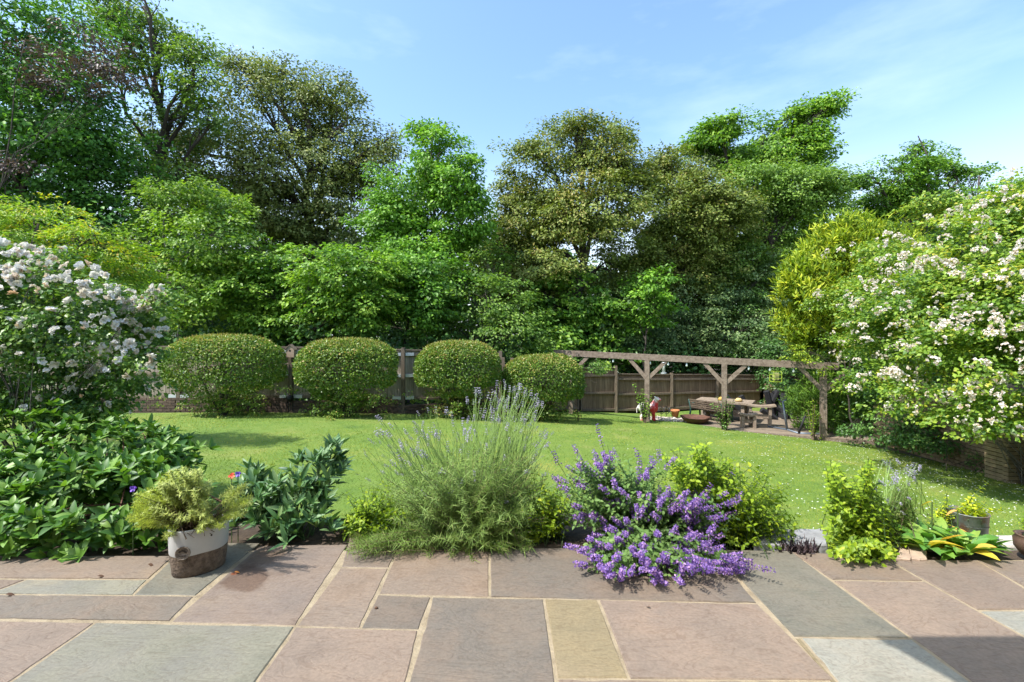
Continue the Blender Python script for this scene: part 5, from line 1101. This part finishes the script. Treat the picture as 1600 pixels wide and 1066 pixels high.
# ------------------------------------------------------------------ pots
def oval_pot():
    c = Vector(GP(306, 905)); c.y += .13; c.x -= .065; c.z = 0; rz = R(48)
    t = empty('oval_planter', c, 'oval stoneware planter with white glazed top, rough brown base and round stamped badge', 'planter')
    sx, sy = .16, .115; H = .285; n = 40
    m_low = mat('rough_brown_stoneware', (.12, .085, .06), .95, ramp=[(.06, .042, .03), (.13, .092, .065), (.2, .15, .11)], nscale=40, detail=8, bump=.9, bscale=70)
    m_top = mat('white_glaze', (.55, .55, .55), .35, ramp=[(.38, .38, .37), (.48, .47, .455)], nscale=5, bump=.12, bscale=20)
    def ring(z, k, th=0):
        return [(c.x + (sx * k - th) * math.cos(a) * math.cos(rz) - (sy * k - th) * math.sin(a) * math.sin(rz), c.y + (sx * k - th) * math.cos(a) * math.sin(rz) + (sy * k - th) * math.sin(a) * math.cos(rz), z) for a in [2 * math.pi * i / n for i in range(n)]]
    def loft(rings):
        mb = MB()
        for r_ in rings: mb.v += r_
        for i in range(len(rings) - 1):
            for k in range(n): a = i * n + k; b = i * n + (k + 1) % n; mb.f.append((a, b, b + n, a + n))
        return mb
    mid = lambda k: [(x, y, H * .46 + .003 * math.sin(i * .7)) for i, (x, y, z) in enumerate(ring(0, k))]
    lo = loft([ring(.0, .86), ring(.006, .89), ring(.05, .92), ring(.09, .95), mid(.965)]); lo.f.append(tuple(range(n))[::-1]); lo.build('pot_base', m_low, t, True)
    loft([mid(.972), [(x, y, z + .006) for x, y, z in mid(.985)], ring(H * .7, 1.0), ring(H - .006, 1.015), ring(H, 1.01), ring(H, 1.0, .012), ring(H - .05, .99, .014)]).build('pot_rim', m_top, t, True)
    so_ = MB(); so_.v = ring(H - .03, .98, .012); so_.f = [tuple(range(n))]; so_.build('pot_soil', m_soil, t)
    # badge : ring, disc and stamped letters
    a0 = R(-90 - 42); bx = sx * math.cos(a0); by = sy * math.sin(a0); p = Vector((c.x + bx * math.cos(rz) - by * math.sin(rz), c.y + bx * math.sin(rz) + by * math.cos(rz), H * .55))
    nx_ = math.cos(a0) / sx; ny_ = math.sin(a0) / sy; nv = Vector((nx_ * math.cos(rz) - ny_ * math.sin(rz), nx_ * math.sin(rz) + ny_ * math.cos(rz), .04)).normalized()
    Q = nv.to_track_quat('Z', 'Y').to_matrix().to_4x4(); m_bdg = mat('brown_stamped_clay', (.2, .15, .11), .9, ramp=[(.1, .07, .05), (.3, .25, .2)], nscale=60, bump=.6, bscale=80)
    B_ = MB().lathe([(0, .002), (.034, .002), (.035, .006), (.039, .006), (.040, -.004)], (0, 0, 0), 28); bdg = o = B_.build('badge', m_bdg, t, True); o.matrix_local = Matrix.Translation(p - c + nv * .001) @ Q
    m_ltr = mat('dark_stamp_lettering', (.04, .028, .02), .9)
    s_ = MB()
    for i in range(9):   # stamped emblem: curling sprig above the numerals
        a = i / 9 * math.pi; s_.tube([(.022 * math.cos(a), .004 + .018 * math.sin(a), .003), (.012 * math.cos(a), .004 + .009 * math.sin(a), .004)], .0022, 5)
    for i in range(7): s_.tube([(-.018 + i * .006, -.012, .003), (-.016 + i * .006, -.017 - .003 * (i % 2), .004)], .0018, 5)
    o = s_.build('emblem', m_ltr, bdg); o.matrix_local = Matrix.Translation((0, 0, .001))
    h = MB().lathe([(0, .003), (.005, .003), (.005, -.003)], (0, 0, 0), 10); a1 = R(-78); q = Vector((c.x + sx * math.cos(a1) * math.cos(rz) - sy * math.sin(a1) * math.sin(rz), c.y + sx * math.cos(a1) * math.sin(rz) + sy * math.sin(a1) * math.cos(rz), H * .8)); o = h.build('screw_hole', m_ltr, t); n2 = Vector((math.cos(a1) / sx, math.sin(a1) / sy, 0)); n2 = Vector((n2.x * math.cos(rz) - n2.y * math.sin(rz), n2.x * math.sin(rz) + n2.y * math.cos(rz), 0)).normalized(); o.matrix_local = Matrix.Translation(q - c + n2 * .002) @ n2.to_track_quat('Z', 'Y').to_matrix().to_4x4()
    # the curry plant
    m_cur = leafmat('curry_plant_leaves', [(.10, .13, .05), (.17, .22, .07), (.25, .31, .09), (.33, .36, .12)], .6, .3)
    pl_ = empty('curry_plant', (c.x, c.y, H - .03), 'bushy yellow-green curry plant growing out of the oval planter', 'plant')
    r = np.random.default_rng(77); tips = []
    for (px, py, rx, ry, nn_) in ((265, 785, 62, 30, 150), (288, 752, 42, 22, 90), (330, 800, 40, 20, 45), (375, 780, 22, 26, 34), (215, 810, 18, 12, 18), (300, 815, 60, 14, 60), (250, 770, 26, 20, 20), (265, 845, 12, 12, 8)):
        for _ in range(nn_):
            a = r.random() * 6.28; s = math.sqrt(r.random()); tips.append(W(px + rx * s * math.cos(a), py + ry * s * math.sin(a), r.uniform(c.y - .2, c.y + .25)))
    stems_leaves((c.x, c.y, H - .04), tips, .03, m_cur, pl_, 78, .0055, .26, 3, .1, 'blade', .68, stem_m=m_wstem, up=.1, sr=.0022, name='foliage', jitb=.05, al=.9)
oval_pot()
# low stone edging slabs behind the right bed
EG = 'stones edging the raised bed'
def stone(px0, px1, yn, yf, z, h, label, m, seed):
    r = random.Random(seed); a = GP(px0, yn, z); b = GP(px1, yn, z); c_ = GP(px1, yf, z); d = GP(px0, yf, z)
    pts = [Vector(v[:2]) for v in (a, b, c_, d)]; ring_ = []
    for i in range(4):
        p, q = pts[i], pts[(i + 1) % 4]
        for k in range(5): ring_.append(p.lerp(q, k / 5) + Vector((r.uniform(-.01, .01), r.uniform(-.01, .01))))
    n = len(ring_); cc = sum(ring_, Vector((0, 0))) / n; mb = MB(); mb.v = [(p.x, p.y, z - h) for p in ring_] + [(p.x, p.y, z - .01) for p in ring_] + [((p + (cc - p) * .06).x, (p + (cc - p) * .06).y, z + r.uniform(-.004, .004)) for p in ring_] + [(cc.x, cc.y, z + .004)]
    for i in range(n): j = (i + 1) % n; mb.f += [(i, j, n + j, n + i), (n + i, n + j, 2 * n + j, 2 * n + i), (2 * n + i, 2 * n + j, 3 * n)]
    o = mb.build('edging_stone', m, None); tag(o, label, 'stone', EG)
m_st = mat('pale_lichen_stone', (.38, .35, .3), .9, ramp=[(.26, .24, .21), (.40, .37, .32), (.48, .44, .38)], nscale=8, bump=.7, bscale=25, objvar=.1)
m_st2 = mat('pinkish_stone', (.4, .3, .22), .9, ramp=[(.28, .2, .15), (.42, .32, .24)], nscale=8, bump=.7, bscale=25)
m_st3 = mat('grey_stone', (.25, .25, .26), .9, ramp=[(.17, .17, .18), (.3, .3, .31)], nscale=8, bump=.7, bscale=25)
stone(1545, 1720, 853, 836, .0, .09, 'long pale flat stone under the metal bucket at the right edge', m_st, 1)
stone(1450, 1542, 853, 834, .0, .09, 'pale flat stone behind the primrose left of the metal bucket', m_st, 2)
stone(1402, 1446, 872, 842, .02, .09, 'pinkish stone between the lemon balm and the primrose', m_st2, 3)
stone(1240, 1292, 850, 826, .03, .09, 'mottled grey stone behind the black grass tuft', m_st3, 4)
stone(1178, 1236, 850, 826, .03, .09, 'grey stone half hidden behind the wide lemon balm', m_st3, 5)
stone(1720, 1900, 853, 836, .0, .09, 'pale flat stone beyond the terracotta pot outside the bed', m_st, 6)
# metal bucket with golden plant
def bucket():
    c = Vector(GP(1532, 848)); c.z = .0; c.y += .09; m_galv = mat('rusted_galvanised_metal', (.2, .22, .22), .5, metal=.35, ramp=[(.17, .20, .20), (.20, .22, .215), (.17, .19, .185), (.17, .085, .045), (.18, .2, .2)], nscale=7, bump=.2)
    t = empty('metal_bucket', c, 'rust-stained galvanised bucket planter standing on the pale edging stone', 'bucket'); H = .185
    MB().lathe([(0, 0), (.098, 0), (.102, .01), (.112, H - .01), (.117, H - .004), (.117, H), (.108, H), (.104, H - .04)], c, 28).build('bucket_body', m_galv, t, True); MB().lathe([(0, H - .03), (.106, H - .03)], c, 20).build('bucket_soil', m_soil, t)
    MB().lathe([(.108, H * .55), (.111, H * .56), (.110, H * .57)], c, 28).build('rib', m_galv, t, True)
    m_g = leafmat('golden_herb_leaves', [(.14, .22, .015), (.24, .32, .02), (.36, .40, .03), (.45, .42, .06)], .5, .4)
    p1 = empty('golden_oregano', c + Vector((0, 0, H - .03)), 'lime-yellow herb with one tall leafy spire growing in the metal bucket', 'herb'); r = np.random.default_rng(9)
    tips = [W(1545, 752, c.y), W(1520, 775, c.y - .02), W(1528, 780, c.y + .04)] + [W(1532 + r.normal(0, 15), 790 + r.uniform(-8, 12), c.y + r.normal(0, .05)) for _ in range(26)]
    stems_leaves((c.x, c.y, H - .03), tips, .045, m_g, p1, 12, .02, .55, 2, .1, 'leaf', .2, stem_m=m_stem, jitb=.04, lfun=lambda u: 1.2 - .7 * u)
    bx, by, _ = GP(1485, 846); p2 = empty('golden_oregano', (bx, by + .12, -.02), 'lime-yellow herb sprig with a yellow lower leaf left of the metal bucket', 'herb')
    tips = [W(1474, 755, by + .12), W(1480, 770, by + .1)] + [W(1482 + r.normal(0, 11), 785 + r.uniform(-8, 16), by + .12 + r.normal(0, .04)) for _ in range(14)]
    stems_leaves((bx, by + .12, -.02), tips, .04, m_g, p2, 13, .022, .55, 2, .1, 'leaf', .35, stem_m=m_stem, jitb=.03, lfun=lambda u: 1.2 - .7 * u)
bucket()
c = Vector(GP(1612, 868)); c.z = -.0; t = empty('terracotta_pot', c, 'dark brown round pot with a small green plant cut off by the right edge', 'pot')
MB().lathe([(0, 0), (.05, 0), (.085, .05), (.09, .10), (.075, .125), (.085, .135), (.07, .135), (.06, .11)], c, 20).build('pot_body', mat('brown_glazed_pot', (.1, .06, .045), .5, ramp=[(.06, .035, .028), (.14, .085, .06)], nscale=8), t, True)
r = np.random.default_rng(4); stems_leaves((c.x, c.y, .10), [(c.x + r.normal(0, .05), c.y + r.normal(0, .05), .2 + r.random() * .08) for _ in range(16)], .03, m_balm, t, 91, .02, .6, 2, .1, 'leaf', .3, stem_m=m_stem)
# saplings and small shrubs near the pergola
def sapling(name, label, cat, base, tips, lsz, m, seed, step=.06, bend=.05, sm=m_wstem, sr=.012, whorl=2, asp=.6):
    t = empty(name, base, label, cat); stems_leaves(base, tips, lsz, m, t, seed, step, asp, whorl, bend, 'leaf', .25, stem_m=sm, sr=sr, jitb=.02); return t
b = (4.12, 14.45, gz(4.12, 14.45)); r = np.random.default_rng(6)
sapling('rose_sapling', 'thin-stemmed young rose with green leaves standing in front of the painted statue', 'sapling', b, [W(1000 + r.normal(4, 9), 614 + r.normal(0, 9), 14.45 + r.normal(0, .1)) for _ in range(16)], .085, LM['hornbeam'], 7)
b = (6.3, 13.8, gz(6.3, 13.8))
sapling('climbing_rose', 'leafy climbing rose wound around the foot of the third pergola post', 'climber', b, [W(1134 + r.normal(0, 9), 640 + r.normal(0, 14), 13.8 + r.normal(0, .12)) for _ in range(34)], .08, LM['rose'], 8)
b = (8.22, 12.75, gz(8.22, 12.75))
sapling('golden_shrub', 'spindly yellow-leaved shrub beside the right-hand pergola post', 'shrub', b, [W(1272 + r.normal(0, 10), 645 + r.normal(0, 16), 12.8 + r.normal(0, .1)) for _ in range(12)] + [W(1290, 680, 12.7), W(1282, 684, 12.7)], .07, LM['golden'], 9)
tree('ground_ivy', 'low dark ivy hiding the base of the shaded brick wall', 9.3, [(1480, 705, 40, 16), (1430, 690, 36, 18), (1540, 722, 40, 14)], 'holly', 1480, (1480, 700), 92, 14, 34, s=.1, leaf=.05, r0=.01, group=None, cat='ivy', jit=.05)
# pansies near pot
def pansy(px, py, D, col, label, base_x):
    p = Vector(W(px, py, D)); t = empty('pansy', (p.x, p.y, -.04), label, 'flower', 'single flowers behind the oval planter'); V, F = flower_mesh(5, .022, 3, .2); me = npmesh('petals', V, F); me.materials.append(mat('petal_' + label[:6].strip(), col, .6)); inst('petals', me, t, face_mat(p, (0, -.8, .5), 1)); MB().tube([(p.x, p.y, -.04), p], .003, 4).build('stem', m_stem, t)
pansy(362, 744, 3.35, (.7, .1, .05), 'coral red flower left of the purple one above the planter', 0); pansy(372, 741, 3.36, (.12, .06, .4), 'violet flower touching the coral red one above the planter', 0)
pansy(208, 764, 3.1, (.13, .05, .4), 'deep purple flower against the glossy shrub left of the planter', 0)

# small litter on the paving
m_dry = mat('dry_leaf', (.10, .05, .025), .9, ramp=[(.06, .03, .018), (.14, .07, .035)], nscale=30)
m_or = mat('orange_leaf', (.45, .17, .03), .8)
dl = ptleaf(.05, .026, .4)
for px, py, m_, sc_, rz_, lab in ((152, 903, m_dry, .9, .3, 'curled brown dead leaf on the left-hand paving'), (232, 884, m_dry, .8, -.2, 'brown dead leaf on the pink slab left of the oval planter'),
        (366, 897, m_or, .75, .5, 'orange dead leaf lying on the brown patch right of the oval planter'), (8, 932, m_dry, 1.0, .35, 'dark twig-like leaf at the left edge of the paving'), (1015, 952, m_dry, .5, 2.0, 'tiny dry leaf below the violet catmint flowers')):
    me = dl.copy(); me.materials.append(m_); p = GP(px, py); o = inst('fallen_leaf', me, None, Matrix.Translation((p[0], p[1], .012)) @ Matrix.Rotation(rz_, 4, 'Z') @ Matrix.Rotation(.15, 4, 'Y') @ Matrix.Scale(sc_, 4)); tag(o, lab, 'leaf')
p = GP(588, 951); pb = MB().lathe([(0, -.004), (.007, 0), (.008, .005), (.005, .009), (0, .010)], p, 8, 1.2, 1).build('pebble', m_dry, None, True); tag(pb, 'single dark pebble on the small square slab', 'pebble')
# the house behind the camera: wall, glazed door and an added unseen canvas whose corner shades the near right paving
hs = empty('house', (2, -1.75, 0), 'brick rear wall of the house with a glazed door, behind the viewpoint', 'house')
MB().box((1.5, -1.9, 2.4), (15, .3, 4.9)).build('wall', m_brickw, hs)
fr = MB().box((2.5, -1.73, 1.1), (2.4, .05, 2.2)).build('door', mat('white_door_frame', (.7, .7, .68), .4), hs); MB().box((2.5, -1.70, 1.12), (2.2, .02, 2.0)).build('pane', mat('dark_glass', (.02, .025, .03), .05, spec=.8), fr)
aw = empty('added_awning', (2.5, -1.7, 3.1), 'unseen cream canvas canopy added on the house wall to shade the near right paving', 'added_awning')
cv = MB(); cv.v = [(-.07, 1.38, 3.0), (5.5, 1.38, 3.0), (5.5, -1.7, 3.25), (.85, -1.7, 3.25)]; cv.v += [(x, y, z - .012) for x, y, z in cv.v]; cv.f = [(0, 1, 2, 3), (7, 6, 5, 4)] + [(i, i + 4, (i + 1) % 4 + 4, (i + 1) % 4) for i in range(4)]
cv.build('canvas', leafmat('cream_canvas', [(.82, .78, .66), (.84, .80, .70)], .8, .9, 'obj', tcol=(1.15, 1.15, 1.1)), aw); MB().bar((-.04, 1.35, 2.97), (5.5, 1.35, 2.97), .05, .05).build('front_bar', m_cap, aw)
for x_ in (1.3, 4.6): MB().tube([(x_, -1.7, 3.0), (x_ + .5, -.1, 2.98), (x_ - .1, 1.33, 2.96)], .025, 6).build('arm', m_cap, aw, True)
